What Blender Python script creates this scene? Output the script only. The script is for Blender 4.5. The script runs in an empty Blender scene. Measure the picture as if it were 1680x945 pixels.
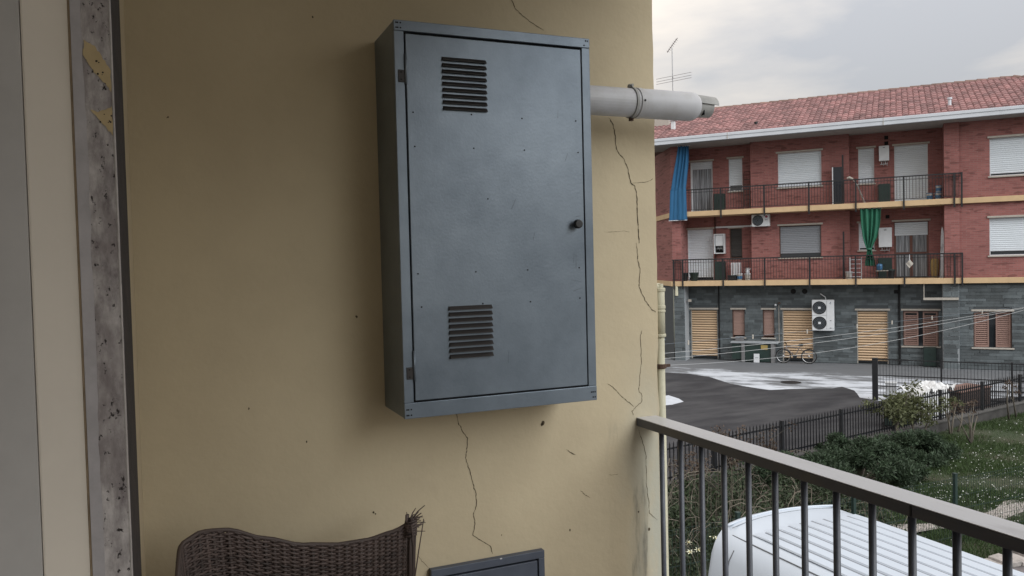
import bpy, bmesh, math, random
import numpy as np
from mathutils import Vector, Matrix, Euler
rnd = random.Random(7)
PI = math.pi
sc = bpy.context.scene
COL = sc.collection

# ------------------------------------------------------------------ camera
YAW, PITCH, ROLL = math.radians(67.0), math.radians(1.75), math.radians(-1.40)
H = 4.40                                   # eye height above the yard
FLOOR = H - 1.53                           # balcony floor
cd = bpy.data.cameras.new('camera'); cam = bpy.data.objects.new('camera', cd); COL.objects.link(cam)
fwd = Vector((math.cos(YAW)*math.cos(PITCH), math.sin(YAW)*math.cos(PITCH), -math.sin(PITCH)))
rgt = Vector((math.sin(YAW), -math.cos(YAW), 0)); upv = rgt.cross(fwd)
r2 = rgt*math.cos(ROLL) + upv*math.sin(ROLL); u2 = -rgt*math.sin(ROLL) + upv*math.cos(ROLL)
cam.matrix_world = Matrix(((r2.x, u2.x, -fwd.x, 0), (r2.y, u2.y, -fwd.y, 0), (r2.z, u2.z, -fwd.z, H), (0, 0, 0, 1)))
cd.sensor_width = 36; cd.lens = 36*1300/1680; cd.clip_start = 0.02; cd.clip_end = 2000
sc.camera = cam

# ------------------------------------------------------------------ sky, sun, exposure
SUN_AZ, SUN_EL = math.radians(-78.0), math.radians(34.0)     # angle from +X, elevation: broad sun set behind the right shoulder to lift wall and facade
w = bpy.data.worlds.new('World'); sc.world = w; w.use_nodes = True
nt = w.node_tree; nt.nodes.clear()
def N(t, tree=None, **kw):
    n = (tree or nt).nodes.new(t)
    for k, v in kw.items(): setattr(n, k, v)
    return n
def LK(a, b, tree=None): (tree or nt).links.new(a, b)
sky = N('ShaderNodeTexSky', sky_type='NISHITA', sun_disc=False)
sky.sun_elevation = SUN_EL; sky.sun_rotation = PI/2 - SUN_AZ; sky.air_density = 1.2; sky.dust_density = 3.0
tc = N('ShaderNodeTexCoord')
mp = N('ShaderNodeMapping'); mp.inputs['Scale'].default_value = (1.0, 1.0, 3.6); mp.inputs['Rotation'].default_value = (0.1, 0.22, 0.4)
LK(tc.outputs['Generated'], mp.inputs['Vector'])
no = N('ShaderNodeTexNoise'); no.inputs['Scale'].default_value = 2.0; no.inputs['Detail'].default_value = 7; no.inputs['Roughness'].default_value = .52; no.inputs['Distortion'].default_value = .35
LK(mp.outputs['Vector'], no.inputs['Vector'])
cr = N('ShaderNodeValToRGB')
cr.color_ramp.elements[0].position = .36; cr.color_ramp.elements[0].color = (6.9, 7.0, 7.35, 1)
cr.color_ramp.elements[1].position = .66; cr.color_ramp.elements[1].color = (13.8, 12.4, 10.7, 1)
LK(no.outputs['Fac'], cr.inputs['Fac'])
# brighter towards the zenith: the overcast-sky law (1 + 2 sin e) / 3
sx = N('ShaderNodeSeparateXYZ'); LK(tc.outputs['Generated'], sx.inputs['Vector'])
zc = N('ShaderNodeMapRange'); zc.inputs['From Min'].default_value = .0; zc.inputs['From Max'].default_value = 1.0
zc.inputs['To Min'].default_value = .333; zc.inputs['To Max'].default_value = 1.0; LK(sx.outputs['Z'], zc.inputs['Value'])
m1 = N('ShaderNodeMix', data_type='RGBA', blend_type='MIX'); m1.inputs[0].default_value = .84
LK(sky.outputs['Color'], m1.inputs[6]); LK(cr.outputs['Color'], m1.inputs[7])
m2 = N('ShaderNodeMix', data_type='RGBA', blend_type='MULTIPLY'); m2.inputs[0].default_value = 1
LK(m1.outputs[2], m2.inputs[6]); LK(zc.outputs['Result'], m2.inputs[7])
bg = N('ShaderNodeBackground'); bg.inputs['Strength'].default_value = .11
LK(m2.outputs[2], bg.inputs['Color'])
wo = N('ShaderNodeOutputWorld'); LK(bg.outputs['Background'], wo.inputs['Surface'])

sl = bpy.data.lights.new('sun', 'SUN'); sl.energy = 1.5; sl.angle = math.radians(50); sl.color = (.90, .96, 1.0)
so = bpy.data.objects.new('sun', sl); COL.objects.link(so)
sdir = Vector((math.cos(SUN_AZ)*math.cos(SUN_EL), math.sin(SUN_AZ)*math.cos(SUN_EL), math.sin(SUN_EL)))
so.rotation_euler = sdir.to_track_quat('Z', 'Y').to_euler(); so.location = (20, 20, 30)
vs = sc.view_settings
vs.view_transform = 'Standard'; vs.look = 'None'; vs.gamma = 1; vs.exposure = 0.8; vs.use_curve_mapping = False

# ------------------------------------------------------------------ materials
MATS = {}
def mat(name, col, rough=.7, metal=0., var=.0, scale=6., col2=None, bump=0., bscale=40., spec=.5, coord='pos', stretch=(1, 1, 1), island=0., detail=6., thr=None, transl=0.):
    """principled material: base colour mottled by noise towards col2, optional bump and per-piece variation"""
    if name in MATS: return MATS[name]
    m = bpy.data.materials.new(name); m.use_nodes = True; t = m.node_tree; b = t.nodes['Principled BSDF']
    b.inputs['Roughness'].default_value = rough; b.inputs['Metallic'].default_value = metal
    b.inputs['Specular IOR Level'].default_value = spec
    b.inputs['Base Color'].default_value = (*col, 1)
    if coord == 'pos':
        g = N('ShaderNodeNewGeometry', t); vec = g.outputs['Position']
    else:
        g = N('ShaderNodeTexCoord', t); vec = g.outputs['Object']
    mpn = N('ShaderNodeMapping', t); mpn.inputs['Scale'].default_value = stretch; LK(vec, mpn.inputs['Vector'], t)
    colout = None
    if col2 is not None or var:
        n = N('ShaderNodeTexNoise', t); n.inputs['Scale'].default_value = scale; n.inputs['Detail'].default_value = detail; n.inputs['Roughness'].default_value = .62
        LK(mpn.outputs['Vector'], n.inputs['Vector'], t)
        c2 = col2 if col2 is not None else tuple(c*(1-var) for c in col)
        mr = N('ShaderNodeMapRange', t); a, bb = thr or (.38, .66)
        mr.inputs['From Min'].default_value = a; mr.inputs['From Max'].default_value = bb
        LK(n.outputs['Fac'], mr.inputs['Value'], t)
        mx = N('ShaderNodeMix', t, data_type='RGBA'); mx.inputs[6].default_value = (*col, 1); mx.inputs[7].default_value = (*c2, 1)
        LK(mr.outputs['Result'], mx.inputs[0], t); colout = mx.outputs[2]
    if island:
        gi = N('ShaderNodeNewGeometry', t); oi = N('ShaderNodeObjectInfo', t)
        ad = N('ShaderNodeMath', t, operation='ADD'); LK(gi.outputs['Random Per Island'], ad.inputs[0], t); LK(oi.outputs['Random'], ad.inputs[1], t)
        fr = N('ShaderNodeMath', t, operation='FRACT'); LK(ad.outputs[0], fr.inputs[0], t)
        mr2 = N('ShaderNodeMapRange', t); mr2.inputs['To Min'].default_value = 1-island; mr2.inputs['To Max'].default_value = 1+island; LK(fr.outputs[0], mr2.inputs['Value'], t)
        mm = N('ShaderNodeMix', t, data_type='RGBA', blend_type='MULTIPLY'); mm.inputs[0].default_value = 1
        if colout: LK(colout, mm.inputs[6], t)
        else: mm.inputs[6].default_value = (*col, 1)
        LK(mr2.outputs['Result'], mm.inputs[7], t); colout = mm.outputs[2]
    if colout: LK(colout, b.inputs['Base Color'], t)
    if bump:
        n2 = N('ShaderNodeTexNoise', t); n2.inputs['Scale'].default_value = bscale; n2.inputs['Detail'].default_value = 5; LK(mpn.outputs['Vector'], n2.inputs['Vector'], t)
        bp = N('ShaderNodeBump', t); bp.inputs['Strength'].default_value = bump; bp.inputs['Distance'].default_value = .01
        LK(n2.outputs['Fac'], bp.inputs['Height'], t); LK(bp.outputs['Normal'], b.inputs['Normal'], t)
    if transl:
        b.inputs['Subsurface Weight'].default_value = 0
        tr = N('ShaderNodeBsdfTranslucent', t); mxs = N('ShaderNodeMixShader', t); mxs.inputs[0].default_value = transl
        if colout: LK(colout, tr.inputs['Color'], t)
        else: tr.inputs['Color'].default_value = (*col, 1)
        LK(b.outputs['BSDF'], mxs.inputs[1], t); LK(tr.outputs['BSDF'], mxs.inputs[2], t)
        LK(mxs.outputs[0], t.nodes['Material Output'].inputs['Surface'], t)
    MATS[name] = m
    return m

# ------------------------------------------------------------------ mesh helpers
class MB:
    def __init__(s): s.v = []; s.f = []
    def box(s, x0, x1, y0, y1, z0, z1):
        i = len(s.v)
        s.v += [(x0,y0,z0),(x1,y0,z0),(x1,y1,z0),(x0,y1,z0),(x0,y0,z1),(x1,y0,z1),(x1,y1,z1),(x0,y1,z1)]
        s.f += [(i+a,i+b,i+c,i+d) for a,b,c,d in ((3,2,1,0),(4,5,6,7),(0,1,5,4),(1,2,6,5),(2,3,7,6),(3,0,4,7))]
        return s
    def quad(s, *p):
        i = len(s.v); s.v += [tuple(q) for q in p]; s.f.append(tuple(range(i, i+len(p)))); return s
    def tube(s, pts, r, n=6, cap=True):
        pts = [Vector(p) for p in pts]; k = len(pts); base = len(s.v)
        rs = r if isinstance(r, (list, tuple)) else [r]*k
        prev = None
        for i, p in enumerate(pts):
            d = (pts[min(i+1, k-1)] - pts[max(i-1, 0)])
            if d.length < 1e-9: d = Vector((0, 0, 1))
            d.normalize()
            if prev is None:
                a = d.cross(Vector((0, 0, 1)) if abs(d.z) < .9 else Vector((1, 0, 0))); a.normalize()
            else:
                a = prev - d*prev.dot(d)
                if a.length < 1e-6: a = d.orthogonal()
                a.normalize()
            prev = a; b = d.cross(a)
            for j in range(n):
                t = 2*PI*j/n + PI/n
                q = p + (a*math.cos(t) + b*math.sin(t))*rs[i]; s.v.append((q.x, q.y, q.z))
        for i in range(k-1):
            for j in range(n):
                a0 = base+i*n+j; a1 = base+i*n+(j+1) % n
                s.f.append((a0, a1, a1+n, a0+n))
        if cap:
            s.f.append(tuple(base+j for j in reversed(range(n)))); s.f.append(tuple(base+(k-1)*n+j for j in range(n)))
        return s
    def lathe(s, prof, n=16, c=(0, 0, 0), axis='z', cap=True):
        base = len(s.v); k = len(prof)
        for (r, h) in prof:
            for j in range(n):
                t = 2*PI*j/n; x, y = r*math.cos(t), r*math.sin(t)
                if axis == 'z': p = (c[0]+x, c[1]+y, c[2]+h)
                elif axis == 'y': p = (c[0]+x, c[1]+h, c[2]-y)
                else: p = (c[0]+h, c[1]+x, c[2]+y)
                s.v.append(p)
        for i in range(k-1):
            for j in range(n):
                a0 = base+i*n+j; a1 = base+i*n+(j+1) % n
                s.f.append((a0, a1, a1+n, a0+n))
        if cap:
            s.f.append(tuple(base+j for j in reversed(range(n)))); s.f.append(tuple(base+(k-1)*n+j for j in range(n)))
        return s
    def prism(s, poly, z0, z1):
        """poly in xy extruded in z"""
        i = len(s.v); n = len(poly)
        s.v += [(x, y, z0) for x, y in poly] + [(x, y, z1) for x, y in poly]
        s.f.append(tuple(i+j for j in reversed(range(n)))); s.f.append(tuple(i+n+j for j in range(n)))
        for j in range(n): s.f.append((i+j, i+(j+1) % n, i+n+(j+1) % n, i+n+j))
        return s
    def grid(s, nu, nv, fn):
        i = len(s.v)
        for a in range(nu+1):
            for b in range(nv+1): s.v.append(tuple(fn(a/nu, b/nv)))
        for a in range(nu):
            for b in range(nv):
                q = i+a*(nv+1)+b; s.f.append((q, q+nv+1, q+nv+2, q+1))
        return s
    def mesh(s, name, m=None, smooth=False):
        me = bpy.data.meshes.new(name); me.from_pydata(s.v, [], s.f); me.update()
        if m: me.materials.append(m)
        if smooth: me.polygons.foreach_set('use_smooth', [True]*len(me.polygons))
        return me
def link(o, parent=None):
    COL.objects.link(o)
    if parent is not None: o.parent = parent
    return o
def obj(name, mb, m, parent=None, loc=None, rot=None, smooth=False, bevel=0, solid=0, seg=2):
    me = mb if isinstance(mb, bpy.types.Mesh) else mb.mesh(name, m, smooth)
    o = bpy.data.objects.new(name, me)
    if loc is not None: o.location = loc
    if rot is not None: o.rotation_euler = rot
    if solid:
        md = o.modifiers.new('solid', 'SOLIDIFY'); md.thickness = solid; md.offset = 0
    if bevel:
        md = o.modifiers.new('bevel', 'BEVEL'); md.width = bevel; md.segments = seg; md.limit_method = 'ANGLE'; md.angle_limit = math.radians(40)
    return link(o, parent)
def tag(o, label, cat, group=None):
    o['label'] = label; o['category'] = cat
    if group: o['group'] = group
    return o
def thing(name, label, cat, loc=(0, 0, 0), rz=0, group=None):
    o = bpy.data.objects.new(name, None); o.empty_display_size = .1; o.location = loc; o.rotation_euler = (0, 0, rz); link(o)
    return tag(o, label, cat, group)
def struct(name, mb, m, **k):
    o = obj(name, mb, m, **k); o['kind'] = 'structure'; return o
def stuff(o): o['kind'] = 'stuff'; return o
def np_mesh(name, verts, faces_n, idx, m):
    """fast mesh from numpy: verts (n,3), faces all with faces_n corners"""
    me = bpy.data.meshes.new(name); nf = len(idx)//faces_n
    me.vertices.add(len(verts)); me.vertices.foreach_set('co', verts.astype(np.float32).ravel())
    me.loops.add(len(idx)); me.loops.foreach_set('vertex_index', idx.astype(np.int32))
    me.polygons.add(nf); me.polygons.foreach_set('loop_start', np.arange(0, nf*faces_n, faces_n, dtype=np.int32))
    me.polygons.foreach_set('loop_total', np.full(nf, faces_n, dtype=np.int32)); me.update(calc_edges=True)
    me.materials.append(m); return me

# ------------------------------------------------------------------ palette
M_PLASTER = mat('yellow_plaster', (.56, .475, .325), .85, col2=(.505, .425, .29), scale=3.0, bump=.12, bscale=55)
def stain_plaster(m):
    t = m.node_tree; b = t.nodes['Principled BSDF']; src = b.inputs['Base Color'].links[0].from_socket
    g = N('ShaderNodeNewGeometry', t); sp = N('ShaderNodeSeparateXYZ', t); LK(g.outputs['Position'], sp.inputs['Vector'], t)
    def rng_(sock, a, c):
        r = N('ShaderNodeMapRange', t, interpolation_type='SMOOTHSTEP'); r.inputs['From Min'].default_value = a; r.inputs['From Max'].default_value = c; LK(sock, r.inputs['Value'], t); return r.outputs['Result']
    def mul(a, c):
        q = N('ShaderNodeMath', t, operation='MULTIPLY'); LK(a, q.inputs[0], t); LK(c, q.inputs[1], t); return q.outputs[0]
    def noi(scale, st):
        mp_ = N('ShaderNodeMapping', t); mp_.inputs['Scale'].default_value = st; LK(g.outputs['Position'], mp_.inputs['Vector'], t)
        n = N('ShaderNodeTexNoise', t); n.inputs['Scale'].default_value = scale; n.inputs['Detail'].default_value = 8; n.inputs['Roughness'].default_value = .65; LK(mp_.outputs['Vector'], n.inputs['Vector'], t); return n.outputs['Fac']
    # weathered, rain-washed strip at the outer corner and grey runs below the rail fixing
    corner = mul(mul(rng_(sp.outputs['X'], 1.20, 1.37), rng_(sp.outputs['Z'], 4.25, 3.7)), rng_(noi(7, (1, 1, .35)), .30, .55))
    m1_ = N('ShaderNodeMix', t, data_type='RGBA'); LK(corner, m1_.inputs[0], t); LK(src, m1_.inputs[6], t); m1_.inputs[7].default_value = (.46, .45, .37, 1)
    runs = mul(mul(rng_(sp.outputs['X'], 1.16, 1.27), rng_(sp.outputs['Z'], 3.97, 3.85)), rng_(noi(16, (1, 1, .16)), .55, .72))
    m2_ = N('ShaderNodeMix', t, data_type='RGBA'); LK(runs, m2_.inputs[0], t); LK(m1_.outputs[2], m2_.inputs[6], t); m2_.inputs[7].default_value = (.25, .235, .19, 1)
    fine = rng_(noi(3.2, (1, 1, 1)), .60, .80)
    m3_ = N('ShaderNodeMix', t, data_type='RGBA'); fm_ = N('ShaderNodeMath', t, operation='MULTIPLY'); LK(fine, fm_.inputs[0], t); fm_.inputs[1].default_value = .35; LK(fm_.outputs[0], m3_.inputs[0], t); LK(m2_.outputs[2], m3_.inputs[6], t); m3_.inputs[7].default_value = (.43, .35, .245, 1)
    LK(m3_.outputs[2], b.inputs['Base Color'], t)
stain_plaster(M_PLASTER)
M_CEIL = mat('ceiling_plaster', (.55, .53, .50), .9, var=.12)
M_TILE = mat('balcony_floor_tile', (.30, .26, .23), .6, var=.2)
M_STEEL = mat('grey_painted_steel', (.205, .245, .29), .38, metal=.45, col2=(.125, .155, .19), scale=5, bump=.035, bscale=140, spec=.5, detail=14, thr=(.32, .70))
M_METER = mat('blue_grey_paint', (.085, .10, .135), .5, var=.25, scale=9, detail=10)
M_STEELDK = mat('dark_void', (.006, .006, .007), .9)
M_LOUV = mat('dark_shaded_steel', (.026, .022, .021), .5, var=.25, scale=30)  # louvre hoods darkened so the shade of the slots dominates; hinges share it
M_KNOB = mat('black_plastic', (.008, .008, .009), .45)
M_ZINC = mat('zinc_screw', (.12, .12, .12), .4, metal=.7)
M_FLUE = mat('white_flue', (.50, .505, .53), .45, col2=(.40, .395, .39), scale=9, thr=(.5, .75))
M_FLUEDK = mat('flue_terminal_grey', (.36, .36, .35), .5, var=.3, scale=14)
M_CRACK = mat('crack_dark', (.085, .065, .04), .95)  # dark brown of the plaster cracks and chips
M_RAIL = mat('anthracite_rail', (.085, .09, .112), .5, col2=(.12, .115, .11), scale=16, thr=(.55, .8), stretch=(1, .35, 1), bump=.06, bscale=90)
M_BAL = mat('anthracite_bar', (.10, .11, .135), .40, var=.25, scale=20)
M_GASP = mat('cream_painted_pipe', (.50, .48, .36), .55, col2=(.36, .33, .24), scale=18, thr=(.55, .8))
M_RUST = mat('rusty_clamp', (.08, .045, .03), .8, var=.4, scale=60)
M_WICK = mat('brown_wicker', (.072, .052, .046), .55, island=.45, spec=.4)
M_BEIGE = mat('beige_reveal_paint', (.86, .80, .71), .75, var=.06, scale=5, bump=.06, bscale=30)
M_GREYPL = mat('grey_plaster', (.55, .54, .53), .9, var=.12, scale=7)
M_DKSTONE = mat('dark_stained_stone', (.034, .026, .026), .8, col2=(.014, .012, .012), scale=24, bump=.3, bscale=80)
M_BRICKSTR = None
M_CREAM = mat('cream_slab_paint', (.56, .40, .235), .8, var=.12, scale=2.5)
M_WHITEP = mat('white_painted_metal', (.62, .64, .67), .45, var=.08, scale=8)
M_SHUTW = mat('white_shutter', (.60, .65, .70), .5, island=.05)
M_SHUTG = mat('grey_shutter', (.22, .235, .26), .5, island=.06)
M_SHUTT = mat('tan_shutter', (.56, .41, .27), .55, island=.10)
M_SHUTB = mat('brown_louvre_paint', (.245, .15, .125), .6, island=.08)
M_SHUTP = mat('pinkish_shutter', (.30, .195, .165), .6, island=.08)
M_LINTEL = mat('travertine_sill', (.40, .37, .33), .7, var=.15, scale=9)
M_FRAME = mat('brown_window_frame', (.10, .05, .035), .5, var=.2)
M_GLASS = mat('window_glass_dark', (.02, .024, .028), .06, spec=.8)
M_CURT = mat('net_curtain', (.34, .36, .39), .9, var=.6, scale=7, stretch=(2.2, 2.2, .08), thr=(.42, .58))  # vertical dark bands paint fold shade into the cloth
M_BLACKMET = mat('black_iron', (.010, .011, .014), .5, var=.2)
M_GREENMET = mat('dark_green_metal', (.012, .03, .026), .5, var=.2)
M_SOFFIT = mat('soffit_render', (.34, .32, .31), .9, var=.12)
M_GUTTER = mat('pale_gutter_metal', (.55, .58, .63), .5, var=.1, scale=1.2)
M_STONE = mat('slate_cladding', (.094, .110, .118), .75, col2=(.064, .076, .082), scale=3, island=.38, bump=.3, bscale=9)
M_MORTAR = mat('dark_mortar', (.06, .068, .074), .95)
M_MORTARL = mat('pale_mortar', (.27, .29, .31), .95)
M_ROOFT = mat('terracotta_tile', (.25, .125, .122), .8, col2=(.165, .088, .088), scale=1.4, island=.3)
M_RIDGE = mat('ridge_tile_clay', (.20, .125, .105), .85, var=.3, scale=2, island=.2)
M_CONC = mat('grey_concrete', (.16, .16, .165), .9, col2=(.10, .10, .105), scale=2.2, bump=.15, bscale=20)
M_VAN = mat('white_van_paint', (.44, .49, .56), .30, var=.04, scale=3, spec=.5)
M_SEAM = mat('panel_seam', (.10, .105, .115), .7)
M_RUBBER = mat('tyre_rubber', (.012, .012, .012), .8)
M_TAIL = mat('tail_lamp', (.25, .012, .01), .2)
M_CHROME = mat('dull_metal', (.3, .3, .31), .35, metal=.8)
M_BLUEC = mat('blue_cloth', (.02, .125, .27), .75, var=.25, scale=9, stretch=(6, 6, .3), transl=.12)
M_GREENC = mat('green_cloth', (.022, .15, .09), .75, var=.3, scale=9, stretch=(6, 6, .3), transl=.12)
M_BLUEP = mat('blue_plastic', (.05, .16, .32), .4)
M_YELLOW = mat('straw_bag', (.30, .20, .075), .8, var=.3, scale=25)
M_WOOD = mat('dark_wood', (.06, .026, .02), .7, var=.3)
M_SIGN = mat('yellow_notice', (.30, .22, .07), .6)
M_PAPER = mat('white_board', (.55, .57, .6), .6, var=.1, scale=20)
M_WIRE = mat('pale_wire', (.34, .35, .36), .5)
M_BARK = mat('bark', (.085, .07, .055), .9, var=.4, scale=20)
M_TWIG = mat('dry_stem', (.115, .10, .08), .9, island=.35)
M_LEAFD = mat('juniper_needles', (.030, .052, .026), .75, island=.4, transl=.15)
M_LEAFO = mat('olive_leaf', (.085, .095, .042), .7, island=.35, transl=.25)
M_LEAFR = mat('rose_leaf', (.075, .05, .035), .7, island=.4, transl=.2)
M_LEAFB = mat('bramble_leaf', (.03, .045, .02), .75, island=.45, transl=.15)
M_GRASS = mat('lawn_blade', (.040, .070, .020), .7, island=.4, transl=.2)
M_SOIL = mat('lawn_soil', (.026, .040, .016), .95, col2=(.05, .045, .03), scale=1.3, bump=.3, bscale=14)
M_DAISY = mat('daisy_petal', (.45, .46, .44), .7)
M_YPET = mat('daffodil_petal', (.80, .80, .62), .6)
M_SACK = mat('white_woven_sack', (.62, .63, .64), .7, var=.15, scale=12, bump=.3, bscale=20)
M_GRAVEL = mat('pale_gravel', (.33, .30, .285), .95, col2=(.20, .185, .175), scale=14, bump=.4, bscale=40)

def brick_material():
    m = bpy.data.materials.new('red_brick'); m.use_nodes = True; t = m.node_tree; b = t.nodes['Principled BSDF']; b.inputs['Roughness'].default_value = .88
    b.inputs['Specular IOR Level'].default_value = .25
    c = N('ShaderNodeTexCoord', t); s = N('ShaderNodeSeparateXYZ', t); LK(c.outputs['Object'], s.inputs['Vector'], t)
    ad = N('ShaderNodeMath', t, operation='ADD'); LK(s.outputs['X'], ad.inputs[0], t); LK(s.outputs['Y'], ad.inputs[1], t)
    cb = N('ShaderNodeCombineXYZ', t); LK(ad.outputs[0], cb.inputs['X'], t); LK(s.outputs['Z'], cb.inputs['Y'], t)
    br = N('ShaderNodeTexBrick', t); LK(cb.outputs['Vector'], br.inputs['Vector'], t)
    br.inputs['Scale'].default_value = 1; br.inputs['Brick Width'].default_value = .25; br.inputs['Row Height'].default_value = .068; br.inputs['Mortar Size'].default_value = .005
    br.inputs['Color1'].default_value = (.30, .125, .115, 1); br.inputs['Color2'].default_value = (.235, .095, .088, 1); br.inputs['Mortar'].default_value = (.25, .16, .15, 1); br.inputs['Bias'].default_value = .1
    # scattered over-fired dark bricks: brick-sized cells of a stretched Voronoi
    mp_ = N('ShaderNodeMapping', t); mp_.inputs['Scale'].default_value = (4.2, 14.7, 1); LK(cb.outputs['Vector'], mp_.inputs['Vector'], t)
    vo = N('ShaderNodeTexVoronoi', t); vo.inputs['Scale'].default_value = 1; LK(mp_.outputs['Vector'], vo.inputs['Vector'], t)
    sv = N('ShaderNodeSeparateColor', t); LK(vo.outputs['Color'], sv.inputs['Color'], t)
    mr = N('ShaderNodeMapRange', t); mr.inputs['From Min'].default_value = .90; mr.inputs['From Max'].default_value = .94; mr.inputs['To Max'].default_value = .42; LK(sv.outputs['Red'], mr.inputs['Value'], t)
    mx = N('ShaderNodeMix', t, data_type='RGBA'); LK(mr.outputs['Result'], mx.inputs[0], t); LK(br.outputs['Color'], mx.inputs[6], t); mx.inputs[7].default_value = (.06, .028, .024, 1)
    n = N('ShaderNodeTexNoise', t); n.inputs['Scale'].default_value = .8; n.inputs['Detail'].default_value = 5; LK(cb.outputs['Vector'], n.inputs['Vector'], t)
    m2_ = N('ShaderNodeMapRange', t); m2_.inputs['To Min'].default_value = .8; m2_.inputs['To Max'].default_value = 1.2; LK(n.outputs['Fac'], m2_.inputs['Value'], t)
    mm = N('ShaderNodeMix', t, data_type='RGBA', blend_type='MULTIPLY'); mm.inputs[0].default_value = 1; LK(mx.outputs[2], mm.inputs[6], t); LK(m2_.outputs['Result'], mm.inputs[7], t)
    LK(mm.outputs[2], b.inputs['Base Color'], t)
    bp = N('ShaderNodeBump', t); bp.inputs['Strength'].default_value = .5; bp.inputs['Distance'].default_value = .01; LK(br.outputs['Fac'], bp.inputs['Height'], t); bp.invert = True
    LK(bp.outputs['Normal'], b.inputs['Normal'], t)
    return m
M_BRICK = brick_material()

def jamb_material():
    m = bpy.data.materials.new('mottled_jamb_stone'); m.use_nodes = True; t = m.node_tree; b = t.nodes['Principled BSDF']; b.inputs['Roughness'].default_value = .85
    g = N('ShaderNodeNewGeometry', t)
    def noise(scale, a, c, st=(1, 1, 1), det=6, rough=.6):
        mp_ = N('ShaderNodeMapping', t); mp_.inputs['Scale'].default_value = st; LK(g.outputs['Position'], mp_.inputs['Vector'], t)
        n = N('ShaderNodeTexNoise', t); n.inputs['Scale'].default_value = scale; n.inputs['Detail'].default_value = det; n.inputs['Roughness'].default_value = rough; LK(mp_.outputs['Vector'], n.inputs['Vector'], t)
        r = N('ShaderNodeMapRange', t); r.inputs['From Min'].default_value = a; r.inputs['From Max'].default_value = c; LK(n.outputs['Fac'], r.inputs['Value'], t); return r.outputs['Result'], n
    f1, n1 = noise(45, .38, .66, (1, 1, .4), 9, .7)
    f2, n2 = noise(150, .615, .67, (1, 1, .75), 4, .6)
    f3, n3 = noise(9, .48, .62, (1, 1, .5), 8)
    a = N('ShaderNodeMix', t, data_type='RGBA'); a.inputs[6].default_value = (.58, .55, .54, 1); a.inputs[7].default_value = (.20, .175, .178, 1); LK(f1, a.inputs[0], t)
    c = N('ShaderNodeMix', t, data_type='RGBA'); LK(a.outputs[2], c.inputs[6], t); c.inputs[7].default_value = (.22, .19, .19, 1); LK(f3, c.inputs[0], t)
    d = N('ShaderNodeMix', t, data_type='RGBA'); LK(c.outputs[2], d.inputs[6], t); d.inputs[7].default_value = (.035, .028, .028, 1); LK(f2, d.inputs[0], t)
    LK(d.outputs[2], b.inputs['Base Color'], t)
    bp = N('ShaderNodeBump', t); bp.inputs['Strength'].default_value = .45; bp.inputs['Distance'].default_value = .004; bp.invert = True; LK(f2, bp.inputs['Height'], t); LK(bp.outputs['Normal'], b.inputs['Normal'], t)
    return m
M_JAMB = jamb_material()

def paving_material():
    m = bpy.data.materials.new('worn_pale_concrete'); m.use_nodes = True; t = m.node_tree; b = t.nodes['Principled BSDF']; b.inputs['Roughness'].default_value = .8
    g = N('ShaderNodeNewGeometry', t)
    rot = N('ShaderNodeMapping', t); rot.inputs['Rotation'].default_value = (0, 0, math.radians(48.9)); LK(g.outputs['Position'], rot.inputs['Vector'], t)
    st = N('ShaderNodeMapping', t); st.inputs['Scale'].default_value = (.22, .62, 1); LK(rot.outputs['Vector'], st.inputs['Vector'], t)
    n = N('ShaderNodeTexNoise', t); n.inputs['Scale'].default_value = 1.9; n.inputs['Detail'].default_value = 10; n.inputs['Roughness'].default_value = .70; LK(st.outputs['Vector'], n.inputs['Vector'], t)
    sp = N('ShaderNodeSeparateXYZ', t); LK(rot.outputs['Vector'], sp.inputs['Vector'], t)
    # distance in front of the facade (34 m): paler worn zone 3..9 m out, grey walkway along the wall
    bandr = N('ShaderNodeMapRange', t, interpolation_type='SMOOTHSTEP'); bandr.inputs['From Min'].default_value = 33.0; bandr.inputs['From Max'].default_value = 30.6; bandr.inputs['To Min'].default_value = -.20; bandr.inputs['To Max'].default_value = .07
    LK(sp.outputs['Y'], bandr.inputs['Value'], t)
    ad = N('ShaderNodeMath', t, operation='ADD'); LK(n.outputs['Fac'], ad.inputs[0], t); LK(bandr.outputs['Result'], ad.inputs[1], t)
    r = N('ShaderNodeMapRange', t); r.inputs['From Min'].default_value = .49; r.inputs['From Max'].default_value = .60; LK(ad.outputs[0], r.inputs['Value'], t)
    mx = N('ShaderNodeMix', t, data_type='RGBA'); mx.inputs[6].default_value = (.12, .127, .138, 1); mx.inputs[7].default_value = (.47, .50, .55, 1); LK(r.outputs['Result'], mx.inputs[0], t)
    n2 = N('ShaderNodeTexNoise', t); n2.inputs['Scale'].default_value = 6; n2.inputs['Detail'].default_value = 6; LK(st.outputs['Vector'], n2.inputs['Vector'], t)
    r2_ = N('ShaderNodeMapRange', t); r2_.inputs['To Min'].default_value = .7; r2_.inputs['To Max'].default_value = 1.25; LK(n2.outputs['Fac'], r2_.inputs['Value'], t)
    mm = N('ShaderNodeMix', t, data_type='RGBA', blend_type='MULTIPLY'); mm.inputs[0].default_value = 1; LK(mx.outputs[2], mm.inputs[6], t); LK(r2_.outputs['Result'], mm.inputs[7], t)
    LK(mm.outputs[2], b.inputs['Base Color'], t); return m
M_PAVE = paving_material()
M_ASPH = mat('asphalt', (.022, .022, .026), .85, col2=(.060, .060, .064), scale=.9, thr=(.40, .72), stretch=(.55, 1.3, 1), bump=.2, bscale=30, spec=.3, detail=9)
M_PATCH = mat('pale_patch', (.46, .49, .54), .8, var=.15, scale=4)

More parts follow.
